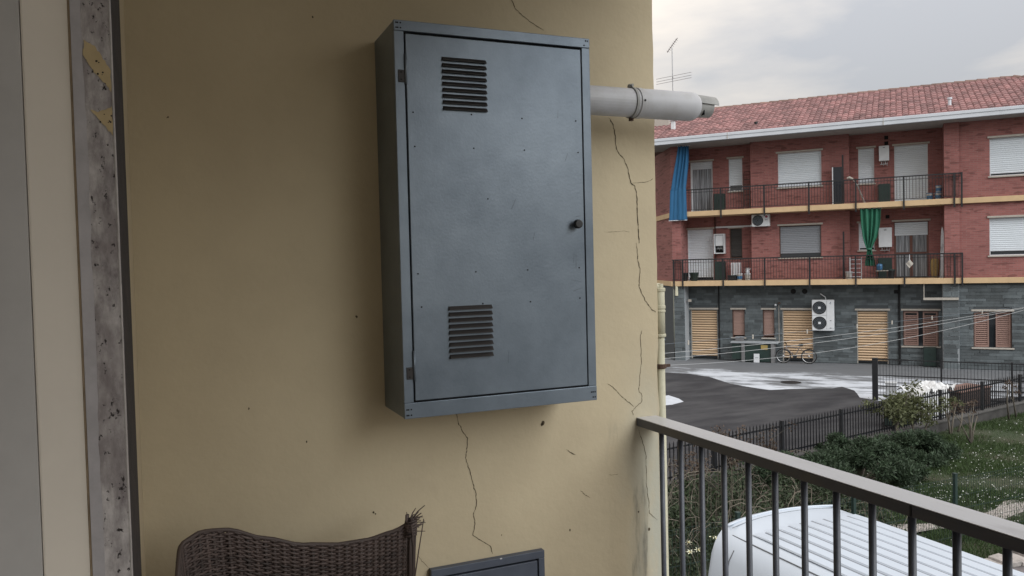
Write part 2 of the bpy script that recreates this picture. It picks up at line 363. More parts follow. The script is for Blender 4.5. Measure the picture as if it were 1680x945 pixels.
# ================================================================== SETTING: ground, yard, lawn
struct('ground', MB().quad((-600, -600, -.03), (600, -600, -.03), (600, 600, -.03), (-600, 600, -.03)), mat('dull_field', (.055, .062, .04), .95, col2=(.085, .08, .06), scale=.08))
FA = math.radians(-48.9)
U = Vector((math.cos(FA), math.sin(FA), 0)); B = Vector((-math.sin(FA), math.cos(FA), 0))   # along the facade / into the building
P0 = B*34.0
def fw(u, b, z=0.): p = P0 + U*u + B*b; return (p.x, p.y, z)
def fence_y(x): return 12.09 + .1725*(x-8.12)
yard = [(2, fence_y(2)+.12), (30, fence_y(30)+.12), fw(16, 1)[:2], fw(-16, 1)[:2], fw(-16, -12)[:2]]
struct('yard_paving', MB().quad(*[(x, y, 0.) for x, y in yard]), M_PAVE)
# newer asphalt, its uneven outline
def wob(pts, amp, seed, sub=8):
    r = random.Random(seed); out = []
    for i in range(len(pts)):
        a, b = pts[i], pts[(i+1) % len(pts)]
        L = math.dist(a, b); k = max(1, int(L/.5*sub/8)) if L < 12 else 1
        for j in range(k):
            t = j/k; out.append((a[0]+(b[0]-a[0])*t+(r.uniform(-amp, amp) if j or L < 6 else 0), a[1]+(b[1]-a[1])*t+(r.uniform(-amp, amp) if j or L < 6 else 0)))
    return out
asp = [(2, fence_y(2)+.16), (26, fence_y(26)+.16), (21.5, 16.5), (19.33, 17.58), (19.32, 18.22), (20.25, 19.28), (20.5, 20.02), (19.9, 20.09), (19.41, 20.39), (17.98, 20.83), (17.81, 22.49), (18.18, 24.36), (18.0, 25.25), (17.55, 26.15), (14, 31), (0, 30)]
bmx = bmesh.new(); vsx = [bmx.verts.new((x, y, .004)) for x, y in wob(asp, .09, 3)]; bmesh.ops.triangulate(bmx, faces=[bmx.faces.new(vsx)])
mea = bpy.data.meshes.new('asphalt'); bmx.to_mesh(mea); bmx.free(); mea.materials.append(M_ASPH)
oa = obj('asphalt', mea, None); oa['kind'] = 'structure'
pp = wob([(14.6, 21.6), (14.5, 20.9), (14.31, 20.36), (13.8, 20.17), (13.0, 20.2), (12.4, 20.9), (13.3, 21.7)], .06, 5)
struct('pale_concrete_patch', MB().quad(*[(x, y, .008) for x, y in pp]), M_PATCH)
struct('manhole_cover', MB().lathe([(.35, 0), (.35, .006)], 20, (19.75, 21.7, .003)), M_BLACKMET)
# lawn with a gentle uneven surface
def lawn_h(x, y): return .035*math.sin(x*.9+1)*math.cos(y*1.1) + .02*math.sin(x*2.3+y*1.7)
struct('lawn', MB().grid(60, 24, lambda a, b: (2+26*a, 6.6 + (fence_y(2+26*a)-.06-6.6)*b, lawn_h(2+26*a, 6.6+8*b)+.05)), M_SOIL, smooth=True)
struct('driveway', MB().quad((-3, -12, -.004), (40, -12, -.004), (40, 6.6, -.004), (-3, 6.6, -.004)), M_CONC)
struct('gravel_path', MB().grid(30, 2, lambda a, b: (9.6+8*a, 8.62+.1*math.sin(a*19)+(.42+.12*math.sin(a*31))*b, lawn_h(9.6+8*a, 8.6+.5*b)+.075)), M_GRAVEL)

# ================================================================== HOUSE with the balcony the camera stands on
WY = 2.10          # face of the end wall
WX = 1.385         # its outer corner
SX = -.09          # side wall
house = thing('house', 'yellow plastered house with balcony, cracked end wall and worn stone door jamb', 'house')
mbw = MB()
# end wall, outer corner a little ragged
nz = 90; z0w, z1w = 0.0, 5.9
rr = random.Random(11); ed = [WX + rr.uniform(-.0018, .0012) + (-.006 if 3.85 < z0w+(z1w-z0w)*i/nz < 4.2 and rr.random() < .4 else 0) for i in range(nz+1)]
for i in range(nz):
    za, zb = z0w+(z1w-z0w)*i/nz, z0w+(z1w-z0w)*(i+1)/nz
    mbw.quad((SX-.4, WY, za), (ed[i], WY, za), (ed[i+1], WY, zb), (SX-.4, WY, zb))
    mbw.quad((ed[i], WY, za), (ed[i]-.004, WY+.30, za), (ed[i+1]-.004, WY+.30, zb), (ed[i+1], WY, zb))
mbw.quad((WX-.004, WY+.30, z0w), (SX-.4, WY+.30, z0w), (SX-.4, WY+.30, z1w), (WX-.004, WY+.30, z1w))
mbw.quad((SX-.4, WY, z1w), (WX, WY, z1w), (WX, WY+.3, z1w), (SX-.4, WY+.3, z1w))
end_wall = obj('end_wall', mbw, M_PLASTER, house); end_wall['label'] = 'yellow plaster end wall with long cracks'
# damp soot-stained strip at the corner below the rail, own-shaped stain material
CR = dict(
 c1=[(1.222,4.835),(1.235,4.818),(1.244,4.784),(1.246,4.749),(1.253,4.731),(1.273,4.711),(1.286,4.679),(1.295,4.639),(1.309,4.629),(1.317,4.597),(1.316,4.555),(1.32,4.508),(1.321,4.454)],
 c1b=[(1.312,4.454),(1.314,4.406),(1.324,4.367),(1.318,4.341),(1.319,4.317),(1.339,4.277),(1.363,4.246),(1.377,4.238)],
 c2=[(1.326,4.185),(1.319,4.167),(1.321,4.113),(1.32,4.077),(1.312,4.023),(1.31,3.996),(1.32,3.986),(1.319,3.962),(1.293,3.944),(1.284,3.935),(1.289,3.924)],
 c3=[(1.196,4.03),(1.222,4.013),(1.242,3.99),(1.269,3.967),(1.29,3.95)],
 c4=[(.704,4.02),(.716,3.961),(.727,3.938),(.743,3.911),(.741,3.88),(.735,3.856),(.744,3.829),(.754,3.795),(.759,3.766),(.766,3.751),(.764,3.714),(.756,3.693),(.759,3.664),(.752,3.633),(.774,3.616),(.804,3.595),(.811,3.57)],
 c5=[(.900,5.22),(.912,5.154),(.923,5.13),(.945,5.112),(.972,5.096),(1.011,5.077)],
 c6=[(1.303,3.883),(1.32,3.838),(1.33,3.8),(1.332,3.751),(1.331,3.707),(1.337,3.651),(1.34,3.61),(1.368,3.584)],
 c7=[(1.297,4.638),(1.323,4.64),(1.358,4.644),(1.376,4.654)], c8=[(1.2,4.489),(1.234,4.489),(1.261,4.492),(1.288,4.489)],
 c9=[(.583,3.612),(.601,3.584),(.622,3.561)], m1=[(1.054,3.843),(1.066,3.834),(1.084,3.824)], m2=[(1.099,3.714),(1.112,3.7),(1.131,3.687)], m3=[(1.195,3.749),(1.212,3.747),(1.231,3.747)], m4=[(-.006,4.773),(-.003,4.775),(-.001,4.776)])
CW = dict(c1=.0017, c1b=.0013, c2=.0009, c3=.0010, c4=.0011, c5=.0010, c6=.0009, c7=.0007, c8=.0004, c9=.0005, m1=.0014, m2=.0009, m3=.0005, m4=.0012)
for k, l in CR.items():
    r = random.Random(k); pts = []
    for i in range(len(l)-1):
        for j in range(5):
            t = j/5; pts.append((l[i][0]+(l[i+1][0]-l[i][0])*t + r.uniform(-.0016, .0016), l[i][1]+(l[i+1][1]-l[i][1])*t + r.uniform(-.001, .001)))
    pts.append(l[-1]); mb = MB(); n = len(pts)
    for i in range(n-1):
        a, b = pts[i], pts[i+1]; dx, dz = b[0]-a[0], b[1]-a[1]; L = math.hypot(dx, dz) or 1; px, pz = -dz/L, dx/L
        w0 = CW[k]*min(1, i/3+.3, (n-i)/4+.2)*r.uniform(.45, 1.25)
        mb.quad((a[0]-px*w0, WY-.0006, a[1]-pz*w0), (a[0]+px*w0, WY-.0006, a[1]+pz*w0), (b[0]+px*w0, WY-.0006, b[1]+pz*w0), (b[0]-px*w0, WY-.0006, b[1]-pz*w0))
    obj('crack', mb, M_CRACK, end_wall)
for (x, z, s) in ((.98, 3.93, .006), (.976, 3.926, .004), (.44, 4.27, .003), (.43, 3.66, .0025), (.30, 3.95, .0022), (.16, 4.05, .002), (1.06, 3.60, .003), (.47, 3.74, .003), (.475, 3.735, .002), (.84, 3.62, .0018), (.23, 5.10, .002), (.35, 5.05, .002), (1.14, 4.06, .003), (1.337, 3.56, .004), (1.30, 3.62, .003)):
    r = random.Random(x*97+z); mb = MB(); mb.quad(*[(x+s*math.cos(t)*r.uniform(.6, 1.2), WY-.0007, z+s*1.5*math.sin(t)*r.uniform(.6, 1.2)) for t in [i*PI/4 for i in range(8)]])
    obj('plaster_chip', mb, M_CRACK, end_wall)
obj('side_wall', MB().box(-.45, SX, 1.30, WY, 0, 5.9), M_PLASTER, house)
obj('lower_side_wall', MB().box(-.45, SX, -9, 1.30, 0, FLOOR-.02), M_PLASTER, house)
obj('side_wall', MB().box(-.45, SX, -9, -1.2, FLOOR-.02, 5.9), M_PLASTER, house)
obj('door_head', MB().box(-.45, SX, -1.2, 1.30, 5.25, 5.9), M_PLASTER, house)
obj('room_back_wall', MB().box(-4.2, -4.0, -4, 2.3, FLOOR-.1, 5.9), M_GREYPL, house)
obj('room_floor', MB().box(-4.0, -.45, -4, 2.3, FLOOR-.1, FLOOR), M_TILE, house)
obj('room_ceiling', MB().box(-4.0, -.45, -4, 2.3, 5.6, 5.8), M_CEIL, house)
obj('room_side_wall', MB().box(-4.0, -.45, 2.1, 2.3, FLOOR, 5.6), M_GREYPL, house)
obj('balcony_floor', MB().box(SX, 1.42, -9, WY, FLOOR-.2, FLOOR), M_TILE, house, bevel=.006)
obj('balcony_ceiling', MB().box(SX, 1.55, -9, WY, 5.60, 5.88), M_CEIL, house)
# door reveal seen at the left: stone jamb, painted strip, grey plaster
XS = -.066; Y1 = 1.15
jm = MB().box(-.1115, XS, Y1, Y1+.03, FLOOR, 5.25); jamb = obj('stone_jamb', jm, M_JAMB, house, bevel=.0012); jamb['label'] = 'mottled grey stone door jamb with flaking paint'
obj('jamb_edge_highlight', MB().tube([(XS-.0004, Y1+.0006, FLOOR), (XS-.0004, Y1+.0006, 5.25)], .0013, 6), mat('worn_edge_highlight', (.5, .47, .45), .7, var=.3, scale=40), jamb)  # pale bead paints the light caught along the worn stone edge
fa = obj('stone_facing', MB().box(SX, XS-.0008, Y1+.0305, 1.416, FLOOR, 5.25), M_DKSTONE, house, bevel=.002); fa['label'] = 'dark stained stone facing of the door jamb'
obj('reveal_strip', MB().box(-.167, -.1125, Y1+.003, Y1+.06, FLOOR, 5.25), M_BEIGE, house, bevel=.003)
obj('reveal_bead', MB().tube([(-.1125, Y1+.0035, FLOOR), (-.1125, Y1+.0035, 5.25)], .0022, 6), mat('tan_bead', (.40, .31, .21), .7, var=.3, scale=30), house)
obj('room_plaster_edge', MB().box(-.45, -.1675, Y1+.001, Y1+.06, FLOOR, 5.25), M_GREYPL, house)
M_FLAKE = mat('flaking_cream_paint', (.56, .44, .25), .8, var=.15, scale=20)
for pts in ([(-.0971, 4.6988), (-.0849, 4.6922), (-.075, 4.6759), (-.0672, 4.6626), (-.0672, 4.6351), (-.0727, 4.6426), (-.0828, 4.6536), (-.0927, 4.6683), (-.0978, 4.6795)],
            [(-.0934, 4.611), (-.0845, 4.6076), (-.0672, 4.6156), (-.0672, 4.5764), (-.0747, 4.5878), (-.0834, 4.5991)]):
    rg = random.Random(len(pts)); q_ = []
    for i in range(len(pts)):
        (xa, za), (xb, zb) = pts[i], pts[(i+1) % len(pts)]
        for j in range(6):
            f_ = j/6; q_.append((min(xa+(xb-xa)*f_+rg.uniform(-.0011, .0011), -.0672), za+(zb-za)*f_+rg.uniform(-.0011, .0011)))
    fl_ = obj('paint_flake', MB().quad(*[(x, Y1-.0012, z) for x, z in q_]), M_FLAKE, jamb)
    for k in range(6):
        cx_, cz_ = sum(p[0] for p in pts)/len(pts)+rg.uniform(-.004, .010), sum(p[1] for p in pts)/len(pts)+rg.uniform(-.012, .006); r_ = rg.uniform(.0006, .0014)
        obj('pit', MB().quad(*[(min(cx_+r_*math.cos(t), -.0672), Y1-.0014, cz_+r_*math.sin(t)) for t in [i*PI/3 for i in range(6)]]), M_DKSTONE, fl_)
mst = random.Random(2); msv = MB()
for i in range(120):
    za, zb = FLOOR+(5.25-FLOOR)*i/120, FLOOR+(5.25-FLOOR)*(i+1)/120
    if i == 0: w_ = -.101
    w2 = min(-.097, max(-.1055, w_+mst.uniform(-.0016, .0016)))
    msv.quad((-.1113, Y1-.0008, za), (w_, Y1-.0008, za), (w2, Y1-.0008, zb), (-.1113, Y1-.0008, zb)); w_ = w2
obj('mortar_strip', msv, mat('pale_lilac_mortar', (.50, .48, .495), .85, var=.18, scale=18, bump=.1, bscale=60), jamb)

# ---- balcony railing
rail = thing('balcony_railing', 'dark grey metal balcony railing with round bars, fixed to the yellow wall', 'railing', (1.335, 0, FLOOR))
zt = H-.485-FLOOR
obj('handrail', MB().box(-.036, .036, -8, WY, zt-.026, zt-.0022), M_RAIL, rail, bevel=.0015)
obj('rail_top_sheen', MB().box(-.0355, .0355, -8, WY, zt-.002, zt), mat('worn_top_sheen', (.50, .50, .515), .32, col2=(.33, .325, .33), scale=14, thr=(.55, .75), stretch=(1, .3, 1)), rail, bevel=.0008)  # pale strip paints the sky's sheen onto the worn handrail top
obj('bottom_rail', MB().box(-.02, .02, -8, WY-.02, .08, .10), M_BAL, rail, bevel=.002)
bal = MB().tube([(0, 0, .09), (0, 0, zt-.024)], .0078, 12).mesh('baluster', M_BAL, True)
for i in range(62): obj('baluster', bal, None, rail, loc=(.003, 2.022-.0985*i, 0))
for y in (1.105, -.87): obj('joint_bracket', MB().box(-.0375, -.034, y-.002, y+.002, zt-.024, zt-.002), M_BLACKMET, rail)

# ---- boiler cabinet
cab = thing('boiler_cabinet', 'large grey steel wall cabinet with two louvred vents and black knob', 'cabinet', (.51, WY, H-.377))
W_, H_, D_ = .541, .978, .20
F0 = -D_          # front plane, local y
fr = .0245
obj('cabinet_body', MB().box(0, W_, F0+.012, -.001, .0, H_), M_STEEL, cab, bevel=.002)
obj('top_rail', MB().box(0, W_, F0-.001, F0+.012, H_-fr, H_+.001), M_STEEL, cab, bevel=.0012)
obj('bottom_rail', MB().box(0, W_, F0-.001, F0+.012, -.001, fr*1.55), M_STEEL, cab, bevel=.0012)
obj('stile', MB().box(0, fr, F0, F0+.012, fr*1.55+.0004, H_-fr-.0004), M_STEEL, cab, bevel=.0012)
obj('stile', MB().box(W_-fr, W_, F0, F0+.012, fr*1.55+.0004, H_-fr-.0004), M_STEEL, cab, bevel=.0012)
obj('door_gap', MB().box(fr, W_-fr, F0+.0095, F0+.0118, fr, H_-fr), M_STEELDK, cab)
dx0, dx1, dz0, dz1 = fr+.004, W_-fr-.0035, fr*1.55+.0045, H_-fr-.006
door = obj('door', MB().box(dx0, dx1, F0-.0005, F0+.0095, dz0, dz1), M_STEEL, cab, bevel=.0015)
lv = MB(); lw = .117
prof = [(0, 0), (-.0085, -.0085), (-.0085, -.0095), (-.0075, -.0095), (0, -.0015)]
for i in range(len(prof)-1):
    a, b = prof[i], prof[i+1]; lv.quad((0, a[0], a[1]), (lw, a[0], a[1]), (lw, b[0], b[1]), (0, b[0], b[1]))
lv.quad((0, 0, 0), (0, -.0085, -.0095), (0, 0, -.0105)); lv.quad((lw, 0, 0), (lw, 0, -.0105), (lw, -.0085, -.0095))
lvm = lv.mesh('louvre', M_LOUV)
slot = MB().box(.003, lw-.003, -.0008, 0, -.0095, -.0015).mesh('louvre_slot_shade', M_STEELDK)  # black face on the solid door paints the shade under each hood
for zt_ in (4.920, 4.2955):
    for i in range(9):
        zz_ = zt_ - (H-.377) - i*.0153 + .001
        o = obj('louvre', lvm, None, door, loc=(.631-.51, F0-.0005, zz_)); obj('louvre_slot_shade', slot, None, door, loc=(.631-.51, F0-.0004, zz_))
obj('knob', MB().lathe([(.0055, 0), (.0055, -.010), (.0115, -.011), (.0125, -.016), (.0118, -.024), (.0095, -.026)], 18, (.995-.51, F0, 4.502-(H-.377)), 'y'), M_KNOB, door, smooth=False, bevel=.001)
rv = MB().lathe([(.0024, 0), (.0024, -.0008), (.0014, -.0014)], 10, axis='y').mesh('rivet', M_ZINC)
rvd = MB().lathe([(.0021, 0), (.0021, -.0005)], 10, axis='y').mesh('rivet', M_STEELDK)
for x, z in [(.553,4.779),(.706,4.781),(.846,4.778),(1.004,4.779),(.555,4.695),(.71,4.696),(.851,4.696),(1.009,4.695),(.745,4.568),(.554,4.381),(.707,4.382),(.852,4.383),(1.005,4.385),(.561,4.298),(.724,4.3),(.858,4.299),(1.005,4.303)]:
    obj('rivet', rvd, None, door, loc=(x-.51, F0-.0006, z-(H-.377)))
for x in (.006, .010, .017, W_-.006, W_-.012, W_-.017):
    for z in (H_-.006, H_-.018, .008, .022):
        if rnd.random() < .75: obj('frame_rivet', rvd, None, cab, loc=(x, F0-.0012, z), )
for z in (4.881, 4.150):
    hz = z-(H-.377)
    hg = obj('hinge', MB().box(.008, .0265, F0-.0025, F0-.0003, hz-.030, hz), M_LOUV, cab, bevel=.0006)
    obj('hinge_pin', MB().tube([(.0275, F0-.0035, hz-.034), (.0275, F0-.0035, hz+.040)], .0032, 10), M_STEEL, hg, smooth=True)
    for q in (-.024, -.006): obj('hinge_screw', rvd, None, hg, loc=(.015, F0-.0026, hz+q))
# scratches on the door
M_SCR = mat('scratch_mark', (.055, .06, .068), .6)
for (x, z, L, a) in ((.485, .36, .04, 1.55), (.478, .375, .025, 1.5), (.475, .30, .03, .25), (.47, .33, .03, -.2), (.30, .52, .03, 1.1), (.44, .76, .02, 1.5), (.487, .50, .015, .1), (.36, .44, .02, 1.3), (.46, .65, .02, 1.2), (.28, .12, .03, 1.5)):
    dx, dz = math.cos(a)*L, math.sin(a)*L
    obj('scratch', MB().quad((x, F0-.0009, z), (x+.0006, F0-.0009, z-.0006), (x+dx+.0003, F0-.0009, z+dz), (x+dx, F0-.0009, z+dz+.0003)), M_SCR, door)

# ---- flue
flue = thing('flue_pipe', 'white round flue pipe sticking out of the grey cabinet', 'pipe', (1.051, 1.985, H+.457))
obj('inner_section', MB().lathe([(.041, 0), (.041, .21)], 32, axis='x'), M_FLUE, flue, smooth=False).modifiers.new('e', 'EDGE_SPLIT')
obj('outer_section', MB().lathe([(.0405, .205), (.0425, .207), (.0425, .375), (.0415, .39), (.036, .402), (.033, .404)], 32, axis='x'), M_FLUE, flue)
clp = obj('pipe_clamp', MB().lathe([(.0435, .175), (.0448, .176), (.0448, .183), (.0435, .184)], 32, axis='x'), M_FLUEDK, flue)
obj('pipe_ring', MB().lathe([(.0430, .192), (.0440, .193), (.0440, .207), (.0428, .208)], 32, axis='x'), M_FLUE, flue)
obj('clamp_bolt', MB().tube([(.1795, -.012, .049), (.1795, .012, .049)], .004, 8).box(.174, .185, -.006, .006, .043, .053), M_FLUEDK, clp)
obj('clamp_bolt', MB().tube([(.1795, -.01, -.048), (.1795, .01, -.048)], .003, 8).box(.174, .185, -.005, .005, -.052, -.043), M_RUST, clp)
obj('clamp_screw', MB().lathe([(.003, 0), (.003, -.002)], 8, (.200, -.0435, .0), 'y'), M_STEELDK, flue)
obj('terminal_tube', MB().lathe([(.030, .40), (.030, .452), (.028, .452), (.028, .40)], 28, axis='x', cap=False), M_FLUEDK, flue)
obj('terminal_hood', MB().grid(14, 3, lambda a, b: (.40+.066*b, -.0335*math.cos(PI*(.04+.92*a)), .0335*math.sin(PI*(.04+.92*a)) + .002 - (.004*b))), M_FLUEDK, flue, solid=.003)
obj('terminal_baffle', MB().box(.415, .418, -.027, .027, -.027, .02), M_STEELDK, flue)
for o in flue.children:
    if o.type == 'MESH' and len(o.data.polygons) > 60:
        o.data.polygons.foreach_set('use_smooth', [True]*len(o.data.polygons))
        if not o.modifiers: o.modifiers.new('e', 'EDGE_SPLIT')

# ---- meter box low on the wall
mbx = thing('meter_cabinet', 'small blue-grey meter cabinet door low on the yellow wall', 'cabinet', (.62, WY, H-.838-.60))
obj('frame_bar', MB().box(0, .345, -.022, -.001, .578, .60), M_METER, mbx, bevel=.0015)
obj('frame_bar', MB().box(0, .022, -.0215, -.001, .022, .5776), M_METER, mbx, bevel=.0015)
obj('frame_bar', MB().box(.326, .345, -.0215, -.001, .022, .5776), M_METER, mbx, bevel=.0015)
obj('frame_bar', MB().box(0, .345, -.022, -.001, 0, .0216), M_METER, mbx, bevel=.0015)
obj('back_panel', MB().box(.022, .326, -.006, -.001, .022, .578), M_STEELDK, mbx)
obj('door', MB().box(.026, .3225, -.0195, -.008, .026, .572), M_METER, mbx, bevel=.0015)
obj('paint_chip', MB().quad(*[(.207+.004*math.cos(t), -.0232, .5985+.0025*math.sin(t)) for t in [i*PI/3 for i in range(6)]]), M_FLUE, mbx)

# ---- gas pipe on the outer corner
gp = thing('gas_pipe', 'cream painted vertical pipe with joints on the outer corner of the yellow wall', 'pipe', (WX+.030, WY+.035, 0))
obj('pipe_run', MB().tube([(0, 0, .2), (0, 0, H-.22)], .0135, 14), M_GASP, gp, smooth=True)
obj('pipe_sleeve', MB().lathe([(.0165, H-.245), (.0165, H-.10), (.0150, H-.098)], 16), M_GASP, gp, smooth=True)
for z, rr_, hh in ((-.100, .019, .012), (-.155, .0185, .012), (-.166, .0185, .008), (-.244, .019, .010)):
    obj('pipe_collar', MB().lathe([(rr_-.002, H+z), (rr_, H+z+.002), (rr_, H+z+hh-.002), (rr_-.002, H+z+hh)], 16), M_GASP, gp, smooth=False)
obj('pipe_top_tee', MB().tube([(0, 0, H-.10), (0, 0, H-.075)], .0125, 12).tube([(0, 0, H-.083), (-.032, .0, H-.083)], .0105, 10), M_GASP, gp)
obj('pipe_clamp', MB().lathe([(.015, H-.345), (.0185, H-.343), (.0185, H-.332), (.015, H-.330)], 14).box(.012, .034, -.004, .004, H-.342, H-.333).box(-.034, -.012, -.004, .004, H-.342, H-.333), M_RUST, gp)

# ---- wicker chair: woven back of crossing strands, seat, arms, legs
wc = thing('wicker_chair', 'worn dark brown wicker armchair with frayed corner against the yellow wall', 'chair', (.24, 1.62, FLOOR))
def back_pt(s, t, off=0.):
    # plan curve seen from above, s 0..1 left to right; t 0..1 seat to rim
    xs = (-.236, -.225, -.15, -.05, .06, .15, .225, .236); ys = (-.02, .06, .13, .155, .16, .16, .155, .150)
    k = s*(len(xs)-1); i = min(int(k), len(xs)-2); f = k-i; f2 = f*f*(3-2*f)*.5+f*.5
    x = xs[i]+(xs[i+1]-xs[i])*f; y = ys[i]+(ys[i+1]-ys[i])*f2
    zs = (.915, .972, .988, .972, .935, .905, .892, .892, .903, .925, .93)
    k = s*(len(zs)-1); j = min(int(k), len(zs)-2); g = k-j; top = zs[j]+(zs[j+1]-zs[j])*(g*g*(3-2*g)*.5+g*.5)
    z = .40+(top-.40)*t
    fl = 1+.10*t*t
    dx = 1 if s > .25 else .2+3.2*s
    return Vector((x*fl-.6*off*(1 if s < .15 else 0), y+.05*t-off, z))
mbk = MB(); NS = 40; NR = 112
for i in range(NS+1):
    s = i/NS
    mbk.tube([back_pt(s, j/14) for j in range(15)], .0046 if i not in (0, NS) else .007, 5)
for r_ in range(NR):
    t = (r_+.5)/NR; pts = []
    for i in range(NS*2+1):
        s = i/(NS*2); ph = (r_ % 2)*PI
        pts.append(back_pt(s, t + .0015*math.sin(i*1.7+r_), .0052*math.cos(PI*i/2*1.0 + ph) if i % 2 == 0 else 0))
    mbk.tube(pts, .0031, 4, cap=False)
wb = stuff(obj('woven_back', mbk, M_WICK, wc, smooth=True))
obj('back_rim', MB().tube([back_pt(i/40, 1.0) for i in range(41)], .0048, 8), M_WICK, wc, smooth=True)
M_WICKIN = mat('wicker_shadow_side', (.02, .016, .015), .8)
obj('back_shade_sheet', MB().grid(40, 10, lambda a, b: back_pt(a, b*.985, -.006)), M_WICKIN, wc)  # dark sheet behind the weave, shade of the gaps put into its colour
cw = MB()
for k in range(9):
    o_ = Vector((.006*math.cos(k*.7*PI)*1.4, .006*math.sin(k*.7*PI), 0)); cw.tube([back_pt(.972, .62)+o_, back_pt(.972, .85)+o_*1.15, back_pt(.972, 1.0)+o_*1.3+Vector((0, 0, .012*math.sin(k*2.1)))], .0034, 5)
for k in range(7):
    p_ = back_pt(.972, .93+.010*k); cw.tube([p_+Vector((.0135*math.cos(q*PI/5), .0115*math.sin(q*PI/5), .002*math.sin(q+k))) for q in range(11)], .0030, 4, cap=False)
stuff(obj('corner_wrap', cw, M_WICK, wc, smooth=True))
fray = MB(); r = random.Random(4)
for i in range(34):
    s = r.uniform(.90, 1.0); p = back_pt(s, r.uniform(.93, 1.0)); d = Vector((r.uniform(-.005, .04), r.uniform(-.02, .02), r.uniform(-.005, .03)))
    fray.tube([p, p+d*.5+Vector((0, 0, .004)), p+d], [.0016, .0014, .0009], 4)
p = back_pt(.99, .62); fray.tube([p, p+Vector((.010, -.004, .06)), p+Vector((.022, -.006, .13)), p+Vector((.036, -.008, .205))], [.0019, .0018, .0016, .0012], 5)
p = back_pt(.99, .70); fray.tube([p, p+Vector((.008, -.004, .05)), p+Vector((.010, -.004, .10)), p+Vector((.006, -.004, .15))], .0016, 4)
stuff(obj('frayed_strands', fray, M_WICK, wc))
obj('seat', MB().lathe([(.22, .38), (.245, .385), (.25, .40), (.24, .415), (.05, .40)], 28, (0, -.10, 0)), M_WICK, wc, smooth=True)
for sgn in (-1, 1):
    obj('armrest', MB().tube([Vector((sgn*.25, .10, .66)), Vector((sgn*.29, -.05, .65)), Vector((sgn*.29, -.25, .63)), Vector((sgn*.26, -.33, .52)), Vector((sgn*.24, -.33, .40))], [.02, .026, .026, .022, .018], 10), M_WICK, wc, smooth=True)
    for yy in (.06, -.30): obj('leg', MB().tube([(sgn*.21, yy, .40), (sgn*.23, yy*1.08, 0)], [.018, .014], 10), M_WICK, wc, smooth=True)

# ================================================================== BRICK BUILDING across the yard (local x = along facade, y = into building)
bld = thing('brick_building', 'three-storey red brick apartment building with balconies, stone ground floor and tiled roof', 'building', P0, FA)
RB, MBK, PB, RW, GB = 1.3, .8, .14, .25, .9
S1a, S1b, S2a, S2b = 6.24, 6.45, 3.25, 3.46
EAVE = 9.29
def wall_open(name, u0, u1, z0, z1, b, ops, m, parent=bld, rev=.16):
    mb = MB(); us = sorted({u0, u1} | {x for o in ops for x in o[:2]}); zs = sorted({z0, z1} | {x for o in ops for x in o[2:4]})
    us = [x for x in us if u0 <= x <= u1]; zs = [x for x in zs if z0 <= x <= z1]
    for i in range(len(us)-1):
        for j in range(len(zs)-1):
            cu, cz = (us[i]+us[i+1])/2, (zs[j]+zs[j+1])/2
            if any(o[0] < cu < o[1] and o[2] < cz < o[3] for o in ops): continue
            mb.quad((us[i], b, zs[j]), (us[i+1], b, zs[j]), (us[i+1], b, zs[j+1]), (us[i], b, zs[j+1]))
    for a, c, d, e in [o[:4] for o in ops]:
        mb.quad((a, b, d), (a, b, e), (a, b+rev, e), (a, b+rev, d)); mb.quad((c, b, e), (c, b, d), (c, b+rev, d), (c, b+rev, e))
        mb.quad((a, b, e), (c, b, e), (c, b+rev, e), (a, b+rev, e)); mb.quad((a, b, d), (a, b+rev, d), (c, b+rev, d), (c, b, d))
    return obj(name, mb, m, parent)
# openings: u0,u1,z0,z1
OP = dict(d1=(-8.20,-7.22,S1b,8.70), s1=(-6.53,-5.95,7.32,8.72), b1=(-4.42,-2.72,7.30,8.72), s2=(-1.36,-.77,7.30,8.72), d2=(-.04,1.15,S1b,8.72), r1=(3.14,4.85,7.20,8.60),
          d3=(-8.38,-7.24,S2b,5.72), s3=(-6.53,-6.00,4.41,5.70), b2=(-4.40,-2.76,4.38,5.70), s4=(-1.37,-.78,4.60,5.70), d4=(-.08,1.16,S2b,5.70), r2=(3.12,4.83,4.27,5.66),
          g1=(-8.20,-7.03,.02,2.19), w1=(-6.40,-5.88,1.0,2.19), w2=(-5.13,-4.66,1.0,2.19), g2=(-4.34,-3.12,.02,2.19), g3=(-1.46,-.31,.02,2.17), w3=(.22,1.46,.78,2.17), w4=(2.59,3.82,.84,2.19), w5=(6.4,7.63,.84,2.19), r3=(6.6,8.3,7.20,8.60), r4=(6.6,8.3,4.27,5.66))
for (za, zb, L) in ((S1b, EAVE, ('d1', 's1', 'b1', 's2', 'd2', 'r1', 'r3')), (S2b, S1a, ('d3', 's3', 'b2', 's4', 'd4', 'r2', 'r4'))):
    wall_open('brick_wall', -8.40, -5.53, za, zb, RB, [OP[L[0]], OP[L[1]]], M_BRICK)
    wall_open('brick_wall', -5.53, -1.68, za, zb, MBK, [OP[L[2]]], M_BRICK)
    wall_open('brick_wall', -1.68, 1.65, za, zb, RB, [OP[L[3]], OP[L[4]]], M_BRICK)
    wall_open('brick_wall', 2.15, 9.3, za, zb, RW, [OP[L[5]], OP[L[6]]], M_BRICK)
    obj('wall_return', MB().quad((-5.53, MBK, za), (-5.53, RB, za), (-5.53, RB, zb), (-5.53, MBK, zb)).quad((-1.68, RB, za), (-1.68, MBK, za), (-1.68, MBK, zb), (-1.68, RB, zb)), M_BRICK, bld)
    obj('brick_pier', MB().box(1.65, 2.15, PB, RB+.1, za, zb), M_BRICK, bld)
    obj('brick_pier', MB().box(-8.77, -8.40, PB, RB+.1, za, zb), M_BRICK, bld)
wd = Vector((-.47, .883, 0)); we = Vector((-8.77, PB, 0)) + wd*7
